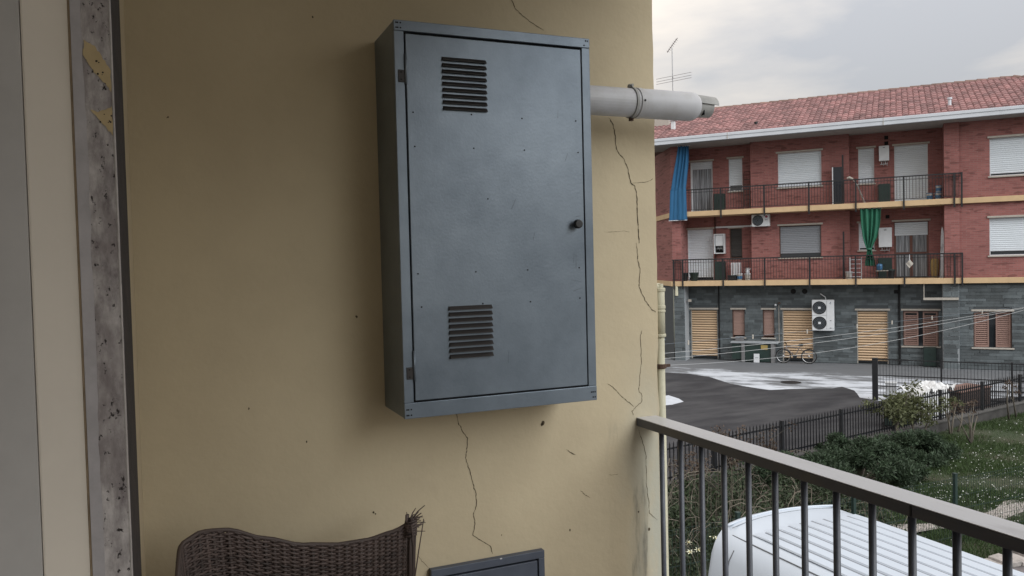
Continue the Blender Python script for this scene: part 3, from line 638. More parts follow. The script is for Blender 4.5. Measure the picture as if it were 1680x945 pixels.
obj('wing_wall', MB().quad((we.x, we.y, S2b), (-8.77, PB, S2b), (-8.77, PB, EAVE), (we.x, we.y, EAVE)), M_BRICK, bld)
obj('wing_base_wall', MB().quad((we.x, we.y, 0), (-8.77, PB, 0), (-8.77, PB, S2a), (we.x, we.y, S2a)), M_MORTAR, bld)
for za, zb in ((S1a, S1b), (S2a, S2b)):
    obj('wing_band', MB().prism([(-8.80, PB-.05), (we.x-.03, we.y-.02), (we.x+.1, we.y+.1), (-8.7, PB+.1)][::-1], za, zb), M_CREAM, bld)
# balcony slabs and the string course that carries on to the right
for za, zb in ((S1a, S1b), (S2a, S2b)):
    sl_ = obj('balcony_slab', MB().box(-8.82, 2.23, 0, RB+.05, za, zb), M_CREAM, bld, bevel=.01)
    obj('string_course', MB().box(2.233, 9.35, RW-.13, RW+.1, za+.004, zb-.004), M_CREAM, bld, bevel=.01)
obj('eave_soffit', MB().box(-12.2, 9.9, -.46, RB+.1, EAVE, EAVE+.04), M_SOFFIT, bld)
obj('rear_wall', MB().box(-9.4, 9.3, 10.0, 10.2, 0, EAVE), M_BRICK, bld); obj('end_wall', MB().box(9.2, 9.32, .27, 10, 0, EAVE), M_BRICK, bld)
obj('inner_wall', MB().box(-8.5, 9.1, 1.9, 2.0, 0, EAVE), M_MORTAR, bld)
# slate-clad ground floor, stone by stone
gw = wall_open('ground_floor_wall', -8.40, 1.60, 0, S2a, GB, [OP[k] for k in ('g1', 'w1', 'w2', 'g2', 'g3', 'w3')], M_MORTAR)
gr_ = wall_open('ground_floor_wall', 2.10, 9.3, 0, S2a, RW+.05, [OP['w4'], OP['w5']], M_MORTAR)
pl = [obj('stone_pilaster', MB().box(-8.74, -8.27, PB+.02, GB+.1, 0, S2a), M_MORTARL, bld), obj('stone_pilaster', MB().box(1.58, 2.12, PB+.02, GB+.1, 0, S2a), M_MORTARL, bld)]
unit = MB().box(0, 1, -1, 0, 0, 1).mesh('stone', M_STONE)
stones = []
def lay(parent, u0, u1, b, ops, seed, rowh=.115, lmin=.28, lmax=.80, gap=.005, zmax=S2a-.02):
    r = random.Random(seed); z = .02
    while z < zmax-.05:
        h = min(rowh*r.uniform(.75, 1.25), zmax-z); u = u0 - r.uniform(0, .3)
        while u < u1:
            L = r.uniform(lmin, lmax); a, c = max(u, u0), min(u+L, u1); u += L
            segs = [(a, c)]
            for o in ops:
                if o[2]-.09 < z+h and z < o[3]+.09:
                    ns = []
                    for s0, s1 in segs:
                        if s1 <= o[0] or s0 >= o[1]: ns.append((s0, s1)); continue
                        if s0 < o[0]: ns.append((s0, o[0]))
                        if s1 > o[1]: ns.append((o[1], s1))
                    segs = ns
            for s0, s1 in segs:
                if s1-s0 > .06: stones.append((parent, s0+gap/2, s1-s0-gap, z+gap/2, h-gap, b, r.uniform(.012, .038)))
        z += h
lay(gw, -8.26, 1.575, GB, [OP[k] for k in ('g1', 'w1', 'w2', 'g2', 'g3', 'w3')], 21)
lay(gr_, 2.13, 9.25, RW+.05, [OP['w4'], OP['w5']], 22)
for p_, a, c in ((pl[0], -8.74, -8.27), (pl[1], 1.58, 2.12)): lay(p_, a, c, PB+.02, [], 23, .18, .3, .9, .022)
stones.sort(key=lambda s: -(s[2]*s[4])*(1+.12*s[1]/8) if s[1] < 4.3 else 0)
rest = {}
for i, (p_, u, l, z, h, b, d) in enumerate(stones):
    if i < 300:
        o = obj('stone', unit, None, p_, loc=(u, b, z)); o.scale = (l, d, h)
    else: rest.setdefault(p_.name, (p_, MB()))[1].box(u, u+l, b-d, b, z, z+h)
for p_, mb in rest.values(): stuff(obj('small_stones', mb, M_STONE, p_))

# windows, shutters
SLAT = {}
def slat_mesh(m):
    if m.name not in SLAT:
        mb = MB(); pr = [(0, 0), (-.55, .12), (-1, .5), (-.55, .88), (0, 1)]
        for i in range(4): mb.quad((0, pr[i][0], pr[i][1]), (1, pr[i][0], pr[i][1]), (1, pr[i+1][0], pr[i+1][1]), (0, pr[i+1][0], pr[i+1][1]))
        SLAT[m.name] = mb.mesh('slat', m)
    return SLAT[m.name]
def window(key, b, m, pitch=.075, down=None, sill=True, fill=.965, glass=False, curtain=M_CURT, fm=None, nd=0, lint=.10, depth=.011, name='window', slat='slat', leaf=2):
    u0, u1, z0, z1 = OP[key]; fm = fm or M_FRAME
    mb = MB(); yb = b+.11
    mb.box(u0, u0+.035, yb-.05, yb+.03, z0, z1).box(u1-.035, u1, yb-.05, yb+.03, z0, z1).box(u0+.035, u1-.035, yb-.05, yb+.03, z1-.03, z1)
    if sill: mb.box(u0+.035, u1-.035, yb-.02, yb+.03, z0, z0+.03)
    wn = obj(name, mb, fm, bld)
    obj('lintel', MB().box(u0-.07, u1+.07, b-.05, b+.05, z1+.002, z1+.075), M_LINTEL, wn, bevel=.006)
    if sill: obj('sill', MB().box(u0-.06, u1+.06, b-.06, b+.1, z0-.055, z0-.002), M_LINTEL, wn, bevel=.006)
    down = z0+.03 if down is None else down
    sm = slat_mesh(m); n = int((z1-.03-down)/pitch)
    for i in range(n):
        o = obj(slat, sm, None, wn, loc=(u0+.036, yb, z1-.03-(i+1)*pitch)); o.scale = (u1-u0-.072, depth, pitch*fill)
    obj('shutter_backing', MB().box(u0+.04, u1-.04, yb+.002, yb+.012, z1-.03-n*pitch, z1-.03), M_STEELDK, wn)
    zb = z1-.03-n*pitch
    if zb > z0+.08:
        obj('pane', MB().box(u0+.036, u1-.036, yb+.030, yb+.036, z0+.03, zb), M_GLASS, wn)
        if glass:
            obj('room_curtain', MB().grid(60, 1, lambda a, c: (u0+.06+(u1-u0-.12)*a, yb+.02+.006*math.sin(a*80), z0+.05+(zb-z0-.05)*c)), curtain, wn)
            k = leaf; wv = (u1-u0)/k
            fr_ = MB()
            for i in range(k+1):
                x = u0+i*wv; x = min(max(x, u0+.055), u1-.055)
                fr_.box(x-.05 if 0 < i < k else x-.02, x+.05 if 0 < i < k else x+.02, yb-.012, yb+.012, z0+.03, zb)
            obj('sash', fr_, fm, wn)
            if k == 2 and z1-z0 > 2: obj('sash_rail', MB().box(u0+.08, u1-.08, yb-.014, yb+.012, z0+.92, z0+1.02), fm, wn)
    return wn
MW = M_SHUTW
window('d1', RB, MW, down=8.34, sill=False, glass=True, fm=M_WHITEP, leaf=1)
window('s1', RB, MW, down=7.56, fm=M_WHITEP); window('b1', MBK, MW, fm=M_WHITEP); window('s2', RB, MW, fm=M_WHITEP)
window('d2', RB, MW, sill=False, fm=M_WHITEP); window('r1', RW, MW, fm=M_WHITEP)
window('d3', RB, MW, down=3.56, sill=False, fm=M_WHITEP); window('b2', MBK, M_SHUTG, down=4.50)
s3 = window('s3', RB, mat('dark_blind', (.045, .042, .04), .7, island=.2), fm=M_FRAME, pitch=.06, depth=.012)
window('s4', RB, MW, fm=M_WHITEP); window('d4', RB, MW, down=5.08, sill=False, glass=True, fm=mat('red_brown_frame', (.13, .05, .035), .5, var=.2))
window('r2', RW, MW, down=4.42, fm=M_WHITEP); window('r3', RW, MW, pitch=.15, fm=M_WHITEP); window('r4', RW, MW, pitch=.15, fm=M_WHITEP)
for k in ('g1', 'g2', 'g3'): window(k, GB, M_SHUTT, pitch=.106, sill=False, fm=M_LINTEL, depth=.055, fill=.84, name='roller_door')
window('w1', GB, M_SHUTP, pitch=.06, fm=M_FRAME); window('w2', GB, M_SHUTP, pitch=.06, fm=M_FRAME)
def louvred(key, b, gap, m=M_SHUTB):
    u0, u1, z0, z1 = OP[key]; yb = b+.08; wn = obj('shutter_window', MB().box(u0, u0+.03, yb, yb+.08, z0, z1).box(u1-.03, u1, yb, yb+.08, z0, z1).box(u0+.03, u1-.03, yb, yb+.08, z1-.03, z1), M_FRAME, bld)
    obj('lintel', MB().box(u0-.07, u1+.07, b-.05, b+.05, z1+.002, z1+.075), M_LINTEL, wn, bevel=.006); obj('sill', MB().box(u0-.07, u1+.07, b-.07, b+.1, z0-.06, z0-.002), M_LINTEL, wn, bevel=.006)
    obj('pane', MB().box(u0+.03, u1-.03, yb+.06, yb+.066, z0, z1-.03), M_GLASS, wn)
    cu = (u0+u1)/2; sm = slat_mesh(m)
    for a, c in ((u0+.035, cu-gap/2), (cu+gap/2, u1-.035)):
        obj('shutter_leaf', MB().box(a, a+.05, yb-.01, yb+.025, z0+.01, z1-.035).box(c-.05, c, yb-.01, yb+.025, z0+.01, z1-.035).box(a+.05, c-.05, yb-.01, yb+.025, z1-.10, z1-.035).box(a+.05, c-.05, yb-.01, yb+.025, z0+.01, z0+.09), m, wn)
        n = int((z1-z0-.2)/.075)
        for i in range(n):
            o = obj('louvre', sm, None, wn, loc=(a+.05, yb+.02, z0+.095+i*.075)); o.scale = (c-a-.1, .02, .062)
louvred('w3', GB, .16); louvred('w4', RW+.05, .22); louvred('w5', RW+.05, .2)
# railings
def railing(zf, u0, us):
    zt = zf+.93
    rl = obj('railing', MB().box(u0, 2.25, .03, .07, zt-.026, zt+.02).box(u0, 2.25, .035, .06, zt-.13, zt-.112).box(u0, 2.25, .035, .06, zf+.06, zf+.08)
             .box(2.22, 2.25, .07, RW-.01, zt-.02, zt+.015).box(2.222, 2.248, .07, RW-.01, zf+.06, zf+.08), M_BLACKMET, bld)
    bm_ = MB().box(-.008, .008, -.008, .008, 0, .855).mesh('baluster', M_BLACKMET); pm = MB().box(-.03, .03, -.022, .022, -.34, .95).mesh('post', M_BLACKMET)
    for u in us: obj('post', pm, None, rl, loc=(u, .0-.024, zf))
    hoop = MB().tube([(.11*(.5-.5*math.cos(PI*i/6)), 0, .05*math.sin(PI*i/6)) for i in range(7)], .004, 4).mesh('hoop', M_BLACKMET)
    n = int((2.22-u0)/.11)
    for i in range(n):
        u = u0+.05+.11*i; obj('baluster', bm_, None, rl, loc=(u, .047, zf+.07))
        if i % 2: obj('hoop', hoop, None, rl, loc=(u-.11+.0, .047, zt-.19))
railing(S1b, -8.70, (-6.63, -4.87, -3.14, -1.41, .28, 1.97, 2.215)); railing(S2b, -8.78, (-8.68, -8.30, -6.58, -4.89, -3.15, -1.44, .28, 1.97, 2.215))
# roof
slope = (11.62-9.58)/5.5
def roof_z(b): return 9.58+(b+.5)*slope
roof = obj('roof', MB().quad((-12.2, -.5, 9.55), (9.8, -.5, 9.55), (4.3, 5, 11.57), (-12.2, 5, 11.57)).quad((9.8, -.5, 9.55), (9.8, 10.5, 9.55), (4.3, 5, 11.57)).quad((4.3, 5, 11.57), (9.8, 10.5, 9.55), (-12.2, 10.5, 9.55), (-12.2, 5, 11.57)), M_ROOFT, bld)
tv, tf = [], []; TW, TL = .215, .37; nrow = int(5.5*math.hypot(1, slope)/TL); Lb = TL/math.hypot(1, slope); rt = random.Random(9)
for r_ in range(nrow+1):
    b0 = -.53+r_*Lb; b1 = b0+Lb*1.12; umax = 9.85-(b0+.5)
    for c in range(int((umax+12.0)/TW)):
        u = -12.0+c*TW; i = len(tv); dz = rt.uniform(-.006, .006); du = rt.uniform(-.006, .006)
        for (bb, lift) in ((b0, .055), (b1, .0)):
            for k in range(5):
                t = PI*k/4; tv.append((u+du+TW/2-(TW/2)*math.cos(t), bb, roof_z(bb)+lift*.6+.055*math.sin(t)+dz))
        for k in range(4): tf.append((i+k, i+k+1, i+k+6, i+k+5))
        j = len(tv); tv.append((u+du, b0, roof_z(b0)-.02)); tv.append((u+du+TW, b0, roof_z(b0)-.02)); tf.append((j, j+1, i+4, i+3, i+2, i+1, i))
mt = MB(); mt.v, mt.f = tv, tf
stuff(obj('roof_tiles', mt, M_ROOFT, roof))
rm = MB().grid(1, 6, lambda a, b: (.46*a, -.13*math.cos(PI*b), .12*math.sin(PI*b)+(.03 if a < .5 else 0))).mesh('ridge_tile', M_RIDGE)
for i in range(39): obj('ridge_tile', rm, None, roof, loc=(-12+.42*i, 5.0, 11.58), rot=(0, rnd.uniform(-.03, .03), 0))
hv = Vector((5.5, -5.5, -2.02)).normalized()
for i in range(18):
    p = Vector((4.3, 5, 11.60))+hv*(.42*i+.2); o = obj('ridge_tile', rm, None, roof, loc=p, rot=(0, math.asin(-hv.z), -PI/4))
obj('gutter', MB().box(-12.2, 9.9, -.62, -.47, EAVE+.02, EAVE+.17).box(-12.2, 9.9, -.64, -.47, EAVE+.17, EAVE+.29), M_GUTTER, roof, bevel=.012)
for u in (-6.2, -.4, 5.2): obj('gutter_joint', MB().box(u-.01, u+.01, -.645, -.46, EAVE+.015, EAVE+.295), M_LINTEL, roof)
obj('chimney', MB().box(-8.93, -8.76, .9, 1.08, 9.9, 10.55).box(-9.0, -8.68, .84, 1.14, 10.552, 10.66), M_WHITEP, roof, bevel=.01)
obj('skylight', MB().prism([(-10.1, 2.0), (-9.30, 2.0), (-9.36, 2.7), (-10.1, 2.7)], 10.3, 11.12), M_LINTEL, roof, bevel=.02)
obj('vent_pipe', MB().tube([(1.87, .5, 9.8), (1.87, .5, 10.22)], .06, 12).tube([(1.87, .5, 10.222), (1.87, .5, 10.29)], .09, 12), M_GUTTER, roof, smooth=False)
obj('vent_pipe', MB().tube([(-5.2, .3, 9.75), (-5.2, .3, 10.0)], .05, 10).tube([(-5.2, .3, 10.002), (-5.2, .3, 10.05)], .08, 10), M_BLACKMET, roof)
# pipes and vents on the walls
obj('downpipe', MB().tube([(.09, GB-.06, .05), (.09, GB-.06, S2a)], .04, 10), M_STEELDK, bld)
obj('downpipe', MB().tube([(-6.95, GB-.05, .05), (-6.95, GB-.05, S2a)], .03, 10), M_STEELDK, bld)
obj('downpipe', MB().tube([(-7.14, RB-.05, S2b), (-7.14, RB-.05, S1a)], .03, 8), M_WOOD, bld)
obj('drain_stub', MB().tube([(-8.60, .06, 2.84), (-8.60, .06, S2a)], .07, 12), M_GASP, bld)
obj('conduit', MB().box(.92, 2.10, PB-.06, PB+.0, 2.63, 2.72).box(.93, .955, .1, .125, 2.72, S2a), M_LINTEL, bld)
obj('cable_duct', MB().box(-7.13, -5.53, RB-.06, RB-.002, 5.74, 5.81).box(-5.55, -5.45, MBK-.06, MBK-.002, 5.74, 5.81), M_WHITEP, bld)
for x in (-3.88, -3.43): obj('vent_grille', MB().lathe([(.105, 0), (.105, -.03), (.085, -.04)], 18, (x, GB-.02, 2.96), 'y'), M_STEELDK, bld)
for (x, z, b) in ((-.32, 9.08, RB), (-.32, 8.86, RB), (-.30, 5.92, RB), (-.02, 2.92, GB)): obj('vent_hole', MB().box(x-.07, x+.07, b-.02 if b == RB else b-.06, b, z-.07, z+.07), M_STEELDK, bld)
for zf, z1 in ((S1b, 8.43), (S2b, 5.37)):
    obj('divider_post', MB().box(-1.93, -1.87, .52, .58, zf, z1), M_BLACKMET, bld)
obj('divider_panel', MB().box(-2.26, -1.935, .53, .56, S1b+.02, 7.97), mat('smoked_panel', (.012, .015, .022), .25), bld)
obj('divider_edge', MB().box(-2.30, -2.262, .52, .57, S1b+.02, 7.97), M_WHITEP, bld)

# ================================================================== THINGS ON AND AROUND THE BRICK BUILDING
def ft(name, label, cat, u, b, z, group=None): return thing(name, label, cat, fw(u, b, z), FA, group)
def pleat(name, label, m, rows, b, npl, amp, group=None, back=0.):
    """hanging cloth: rows of (z, u0, u1, pleat depth factor)"""
    u_c = (rows[0][1]+rows[0][2])/2; z0 = rows[-1][0]
    t = ft(name, label, 'curtain', u_c, b, z0)
    def P(a, c):
        k = c*(len(rows)-1); i = min(int(k), len(rows)-2); f = k-i; f = f*f*(3-2*f)*.6+f*.4
        r0, r1 = rows[i], rows[i+1]; z, x0, x1, am = [r0[q]+(r1[q]-r0[q])*f for q in range(4)]
        ph = a*npl*2*PI + .6*math.sin(c*5+a*9)
        return (x0+(x1-x0)*a-u_c, -amp*am*math.sin(ph)-.02*math.sin(a*7+c*3) + back*c, z-z0)
    obj('cloth', MB().grid(npl*10, 40, P), m, t, smooth=True, solid=.006)
    obj('header_cord', MB().tube([(rows[0][1]-u_c-.05, 0, rows[0][0]-z0-.01), (rows[0][2]-u_c+.05, 0, rows[0][0]-z0-.01)], .01, 6), M_WHITEP, t)
    return t
bc = pleat('blue_curtain', 'blue sun curtain bunched at the top, hanging over the upper balcony corner', M_BLUEC,
      [(9.26, -8.38, -7.92, 1), (8.6, -8.50, -7.94, 1.0), (7.9, -8.64, -8.02, .9), (7.45, -8.72, -8.08, .5), (7.38, -8.76, -8.07, .25), (6.6, -8.80, -8.06, .2), (6.09, -8.84, -8.05, .2)], -.07, 4, .045)
obj('hem_bar', MB().tube([(-.70, 0, 0), (.10, 0, 0)], .015, 8), M_WHITEP, bc)
gc = pleat('green_curtain', 'dark green sun curtain gathered and tied, hanging over the lower balcony', M_GREENC,
      [(6.23, -1.27, -.52, 1), (5.6, -1.24, -.56, 1.1), (5.1, -1.18, -.66, 1.1), (4.8, -1.10, -.80, .8), (4.62, -1.03, -.87, .5), (4.5, -1.04, -.84, .6), (4.2, -1.10, -.76, .8), (3.98, -1.11, -.75, .8)], .12, 4, .06)
obj('tie', MB().lathe([(.09, 0), (.10, .02), (.10, .06), (.09, .08)], 14, (-.055, 0, .62)), M_GREENC, gc)

def ac_unit(label, u, b, z, w, h, fans, group=None):
    t = ft('air_conditioner', label, 'air conditioner', u, b, z, group); d = .32
    obj('casing', MB().box(0, w, -d, 0, 0, h), M_WHITEP, t, bevel=.02)
    fs = w*.30 if len(fans) == 1 else w*.31
    for (fx, fz) in fans:
        g = obj('fan_grille', MB().lathe([(fs, -d-.004), (fs*1.02, -d-.015), (fs*.98, -d-.02), (fs*.9, -d-.008)], 26, (fx, 0, fz), 'y'), M_BLACKMET, t)
        for k in range(1, 5): obj('grille_ring', MB().lathe([(fs*k/5-.005, -d-.012), (fs*k/5-.005, -d-.018), (fs*k/5+.005, -d-.018), (fs*k/5+.005, -d-.012)], 22, (fx, 0, fz), 'y', cap=False), M_STEEL, g)
        obj('fan_hub', MB().lathe([(fs*.2, -d-.008), (fs*.18, -d-.022)], 14, (fx, 0, fz), 'y') if len(fans) == 1 else MB().box(fx-.05, fx+.05, -d-.024, -d-.01, fz-.045, fz+.045), M_BLACKMET if len(fans) == 1 else M_WHITEP, g)
    for q in (.12, w-.16): obj('bracket', MB().box(q, q+.03, -d+.02, .28, -.03, -.002), M_BLACKMET, t)
    return t
a1 = ac_unit('white air conditioner with one fan under the upper balcony', -5.46, MBK-.02, 5.71, .72, .50, [(.25, .25)])
obj('brand_badge', MB().lathe([(.05, -.322), (.05, -.326)], 16, (.60, 0, .40), 'y'), mat('badge_red', (.28, .02, .06), .4), a1)
obj('brand_lettering', MB().box(.55, .565, -.326, -.321, .25, .30).box(.565, .595, -.326, -.321, .25, .262).box(.605, .655, -.326, -.321, .29, .30).box(.605, .617, -.326, -.321, .25, .29).box(.617, .655, -.326, -.321, .25, .26).box(.645, .655, -.326, -.321, .26, .275), mat('badge_grey', (.12, .12, .13), .5), a1)
a2 = ac_unit('tall white heat pump with two stacked fans on the stone wall', -3.13, GB-.06, 1.36, .84, 1.26, [(.29, .94), (.29, .32)])
obj('panel_seam', MB().box(.56, .566, -.324, -.321, .03, 1.23), M_SEAM, a2)
obj('panel_seam', MB().box(.02, .55, -.324, -.321, .625, .633), M_SEAM, a2)
obj('logo_mark', MB().quad((.66, -.3225, 1.10), (.74, -.3225, 1.20), (.72, -.3225, 1.12)).quad((.69, -.3225, 1.08), (.74, -.3225, 1.11), (.72, -.3225, 1.08)), mat('logo_dark', (.06, .09, .13), .5), a2)
obj('warning_label', MB().box(.68, .74, -.3235, -.321, .40, .43).box(.68, .74, -.3235, -.321, .10, .13), M_SEAM, a2)
obj('refrigerant_pipe', MB().tube([(.52, -.1, 1.26), (.50, -.05, 1.36), (.30, .02, 1.50)], .02, 8), M_WHITEP, a2)

def boiler(label, u, b, z, w, h, frame=False, pipes=True):
    t = ft('wall_boiler', label, 'boiler', u, b, z)
    obj('casing', MB().box(0, w, -.26, 0, 0, h), M_WHITEP, t, bevel=.015)
    if pipes:
        for i, x in enumerate((.25, .45, .62, .8)): obj('pipe', MB().tube([(w*x, -.1, 0), (w*x, -.1, -.14-.06*(i % 2))], .014, 8), M_CHROME if i % 2 else M_WHITEP, t)
        obj('valve', MB().box(w*.1, w*.85, -.16, -.12, -.14, -.11), M_CHROME, t)
    if frame:
        o = obj('wall_box_frame', MB().box(-.06, -.02, -.3, 0, -.34, h+.06).box(w+.02, w+.06, -.3, 0, -.34, h+.06).box(-.02, w+.02, -.3, 0, h+.02, h+.06).box(-.02, w+.02, -.3, 0, -.34, -.30), M_WHITEP, t)
        obj('box_back', MB().box(-.02, w+.02, -.02, -.002, -.30, h+.02), M_STEELDK, t)
    else: obj('display', MB().box(w*.4, w*.6, -.264, -.259, h*.86, h*.9), M_SEAM, t)
    return t
boiler('white wall boiler with bare pipes beside the upper balcony door', -.59, RB-.003, 8.14, .37, .60)
boiler('white wall boiler beside the tied green curtain, lower balcony', -.63, RB-.003, 4.70, .48, .78)
boiler('white wall boiler inside an open white wall box, lower balcony', -7.10, RB-.003, 4.96, .34, .46, frame=True)

def cupboard(label, u, b, z, w, h, group='dark metal cupboards on the balconies'):
    t = ft('balcony_cupboard', label, 'cupboard', u, b, z, group)
    obj('body', MB().box(0, w, -.22, -.002, 0, h), M_GREENMET, t, bevel=.008)
    obj('door', MB().box(.015, w-.015, -.232, -.2205, .02, h-.02), M_GREENMET, t, bevel=.004); obj('handle', MB().box(w*.5-.01, w*.5+.01, -.25, -.2325, h*.6, h*.68), M_BLACKMET, t)
cupboard('dark meter cupboard beside the curtained door, upper balcony', -7.15, RB-.01, S1b, .46, .78)
cupboard('dark meter cupboard under the white boiler, upper balcony', -.62, RB-.01, S1b, .42, .78)
cupboard('dark meter cupboard below the boxed boiler, lower balcony', -7.15, RB-.01, S2b, .44, .82)
cupboard('dark metal cupboard below the window with two louvred shutters', .92, GB-.06, .02, .44, .74)
cupboard('dark meter cupboard under the boiler by the green curtain', -.66, RB-.01, S2b, .50, .82)

bkp = [(.085, 0), (.10, .004), (.118, .24), (.128, .25), (.124, .262), (.11, .258), (.095, .02)]
bm_w = MB().lathe(bkp, 18).mesh('tub', M_WHITEP, True); bm_l = MB().lathe([(.128, .262), (.130, .28), (.12, .288), (.02, .29)], 18).mesh('lid', M_BLUEP, True); bm_b = MB().lathe([(.1085, .06), (.1165, .18)], 18, cap=False).mesh('band', M_BLUEP, True)
def bucket(label, u, b, z, lid=True, band=True, s=1.0, lm=None):
    t = ft('paint_bucket', label, 'bucket', u, b, z, 'plastic buckets on the balconies'); t.scale = (s, s, s)
    obj('tub', bm_w, None, t)
    if lid: obj('lid', bm_l if lm is None else lm, None, t)
    if band: obj('band', bm_b, None, t)
    obj('handle', MB().tube([(.125*math.cos(PI*i/8), -.03-.08*math.sin(PI*i/8), .24-.06*math.sin(PI*i/8)) for i in range(9)], .004, 4), M_CHROME, t)
bm_lw = MB().lathe([(.128, .262), (.130, .28), (.12, .288), (.02, .29)], 18).mesh('lid', M_WHITEP, True)
bucket('white and blue bucket left of the bucket stack, upper balcony', 1.19, .75, S1b)
bucket('white and blue bucket at the bottom of the stack, upper balcony', 1.47, .70, S1b)
bucket('white and blue bucket on top of the stack, upper balcony', 1.49, .72, S1b+.292, s=.92)
bucket('white bucket with dark label in front of the grid panel, lower balcony', -6.01, .6, S2b, lm=bm_lw)
bucket('white bucket under the cream jug, lower balcony', -5.68, .6, S2b, lm=bm_lw, band=False)
bucket('open white bucket beside the white shelf rack, lower balcony', -1.71, .4, S2b, lid=False, band=False, s=1.15)
jg = ft('watering_jug', 'cream watering jug standing on a white bucket, lower balcony', 'jug', -5.68, .6, S2b+.292)
obj('body', MB().lathe([(.08, 0), (.085, .06), (.06, .14), (.05, .16), (.085, .22), (.09, .23)], 16), M_PAPER, jg, smooth=True); obj('spout', MB().tube([(.05, 0, .12), (.12, 0, .20)], [.02, .012], 8), M_PAPER, jg); obj('handle', MB().tube([(-.06, 0, .05), (-.11, 0, .12), (-.07, 0, .2)], .008, 6), M_PAPER, jg)

def pot(label, u, b, z, r_, h, m):
    t = ft('plant_pot', label, 'pot', u, b, z, 'dark pots on the lower balcony')
    obj('pot', MB().lathe([(r_*.7, 0), (r_, h*.85), (r_*1.08, h*.86), (r_*1.08, h), (r_*.9, h), (r_*.85, h*.9)], 16), m, t, smooth=False)
    obj('soil', MB().lathe([(r_*.88, h*.9), (.01, h*.94)], 14), M_SOIL, t)
pot('round dark pot in the left corner of the lower balcony', -8.36, .6, S2b, .16, .36, M_BLACKMET); pot('wide dark green pot before the closed shutter door, lower balcony', -7.95, .6, S2b, .19, .36, M_GREENMET)
cr_ = ft('storage_crate', 'low dark crate below the white grid panel, lower balcony', 'crate', -6.50, .85, S2b)
obj('tub', MB().box(0, .34, -.26, 0, 0, .19), M_BLACKMET, cr_, bevel=.01); obj('rim', MB().box(-.012, .352, -.272, .012, .1905, .215), M_GREENMET, cr_, bevel=.004)
gp_ = ft('grid_panel', 'white lattice panel leaning behind buckets on the lower balcony', 'panel', -6.43, 1.0, S2b+.22)
obj('frame', MB().box(0, .42, -.02, 0, 0, .03).box(0, .42, -.02, 0, .50, .53).box(0, .03, -.02, 0, .03, .50).box(.39, .42, -.02, 0, .03, .50), M_WHITEP, gp_)
for i in range(5): obj('slat', MB().box(.05+.068*i, .095+.068*i, -.016, -.004, .03, .50), M_WHITEP, gp_)
sk = MB().box(0, .42, -.02, 0, 0, .22).mesh('foot_board', M_BLACKMET); obj('foot_board', sk, None, gp_, loc=(0, 0, -.222))

ld = ft('step_ladder', 'folded dark wooden step ladder beside the small upper window', 'ladder', -5.88, 1.08, S1b)
for x in (.02, .30): obj('stile', MB().tube([(x, -.18, 0), (x, .02, 1.55)], .016, 6), M_WOOD, ld)
for i in range(6): obj('tread', MB().box(.03, .29, -.20+.031*i+.02, -.10+.031*i+.02, .20+.22*i, .225+.22*i), M_WOOD, ld)
obj('hoop', MB().tube([(.02, .02, 1.55), (.04, .03, 1.64), (.16, .035, 1.66), (.28, .03, 1.64), (.30, .02, 1.55)], .013, 6), M_WOOD, ld)
bro = ft('broom', 'broom with pale handle leaning on the upper balcony railing', 'broom', -1.25, .5, S1b)
obj('handle', MB().tube([(.12, .1, .02), (-.15, -.30, .80), (-.33, -.36, .98)], .016, 6), M_LINTEL, bro); obj('handle', MB().tube([(.16, .1, .02), (-.10, -.28, .72), (-.28, -.34, .95)], .011, 6), M_PAPER, bro)
obj('brush_head', MB().tube([(-.48, -.38, 1.0), (-.40, -.37, 1.03), (-.26, -.36, .96)], [.035, .055, .04], 8), M_LINTEL, bro)

sh = ft('shelf_rack', 'white open shelf rack on the lower balcony beside the green curtain', 'shelf', -1.68, .55, S2b)
for x in (0, .41): 
    for y in (-.25, 0): obj('leg', MB().box(x, x+.03, y, y+.03, 0, .85), M_WHITEP, sh)
for i in range(5): obj('shelf_board', MB().box(.031, .409, -.25, .03, .08+.17*i, .10+.17*i), M_WHITEP, sh)
tb = ft('side_table', 'small wooden table carrying a blue basin, lower balcony', 'table', -.72, .75, S2b)
obj('table_top', MB().box(-.02, .44, -.30, .02, .29, .32), M_LINTEL, tb, bevel=.006)
for x in (0, .38):
    for y in (-.28, -.02): obj('leg', MB().box(x, x+.03, y, y+.03, 0, .289), M_WOOD, tb)
bs = ft('blue_basin', 'round blue plastic basin on the small table, lower balcony', 'basin', -.60, .62, S2b+.321)
obj('bowl', MB().lathe([(.07, 0), (.11, .06), (.12, .16), (.11, .22), (.06, .26), (.01, .27)], 16), M_BLUEP, bs, smooth=True); obj('rim', MB().lathe([(.118, .155), (.128, .16), (.128, .17), (.118, .175)], 16), M_BLUEP, bs)
bn = ft('waste_bin', 'dark waste bin between the small table and the french door', 'bin', -.18, .62, S2b)
obj('body', MB().lathe([(.10, 0), (.13, .30), (.135, .31)], 16), M_BLACKMET, bn); obj('lid', MB().lathe([(.137, .311), (.12, .36), (.02, .37)], 16), M_GREENMET, bn)
yb_ = ft('straw_bag', 'straw-yellow bag leaning beside the folded ironing board', 'bag', 1.34, 1.0, S2b+.02)
obj('bag_body', MB().grid(16, 10, lambda a, c: (.13*math.cos(2*PI*a)*(1+.35*math.sin(PI*c))*(.75+.3*c), -.09+.08*math.sin(2*PI*a), .70*c+.02*math.sin(a*19))), M_YELLOW, yb_, smooth=True); obj('strap', MB().tube([(-.08, -.09, .66), (-.03, -.1, .80), (.05, -.1, .80), (.09, -.09, .66)], .012, 6), M_YELLOW, yb_)
ib = ft('ironing_board', 'folded white ironing board leaning against the brick pier', 'ironing board', 1.50, .62, S2b)
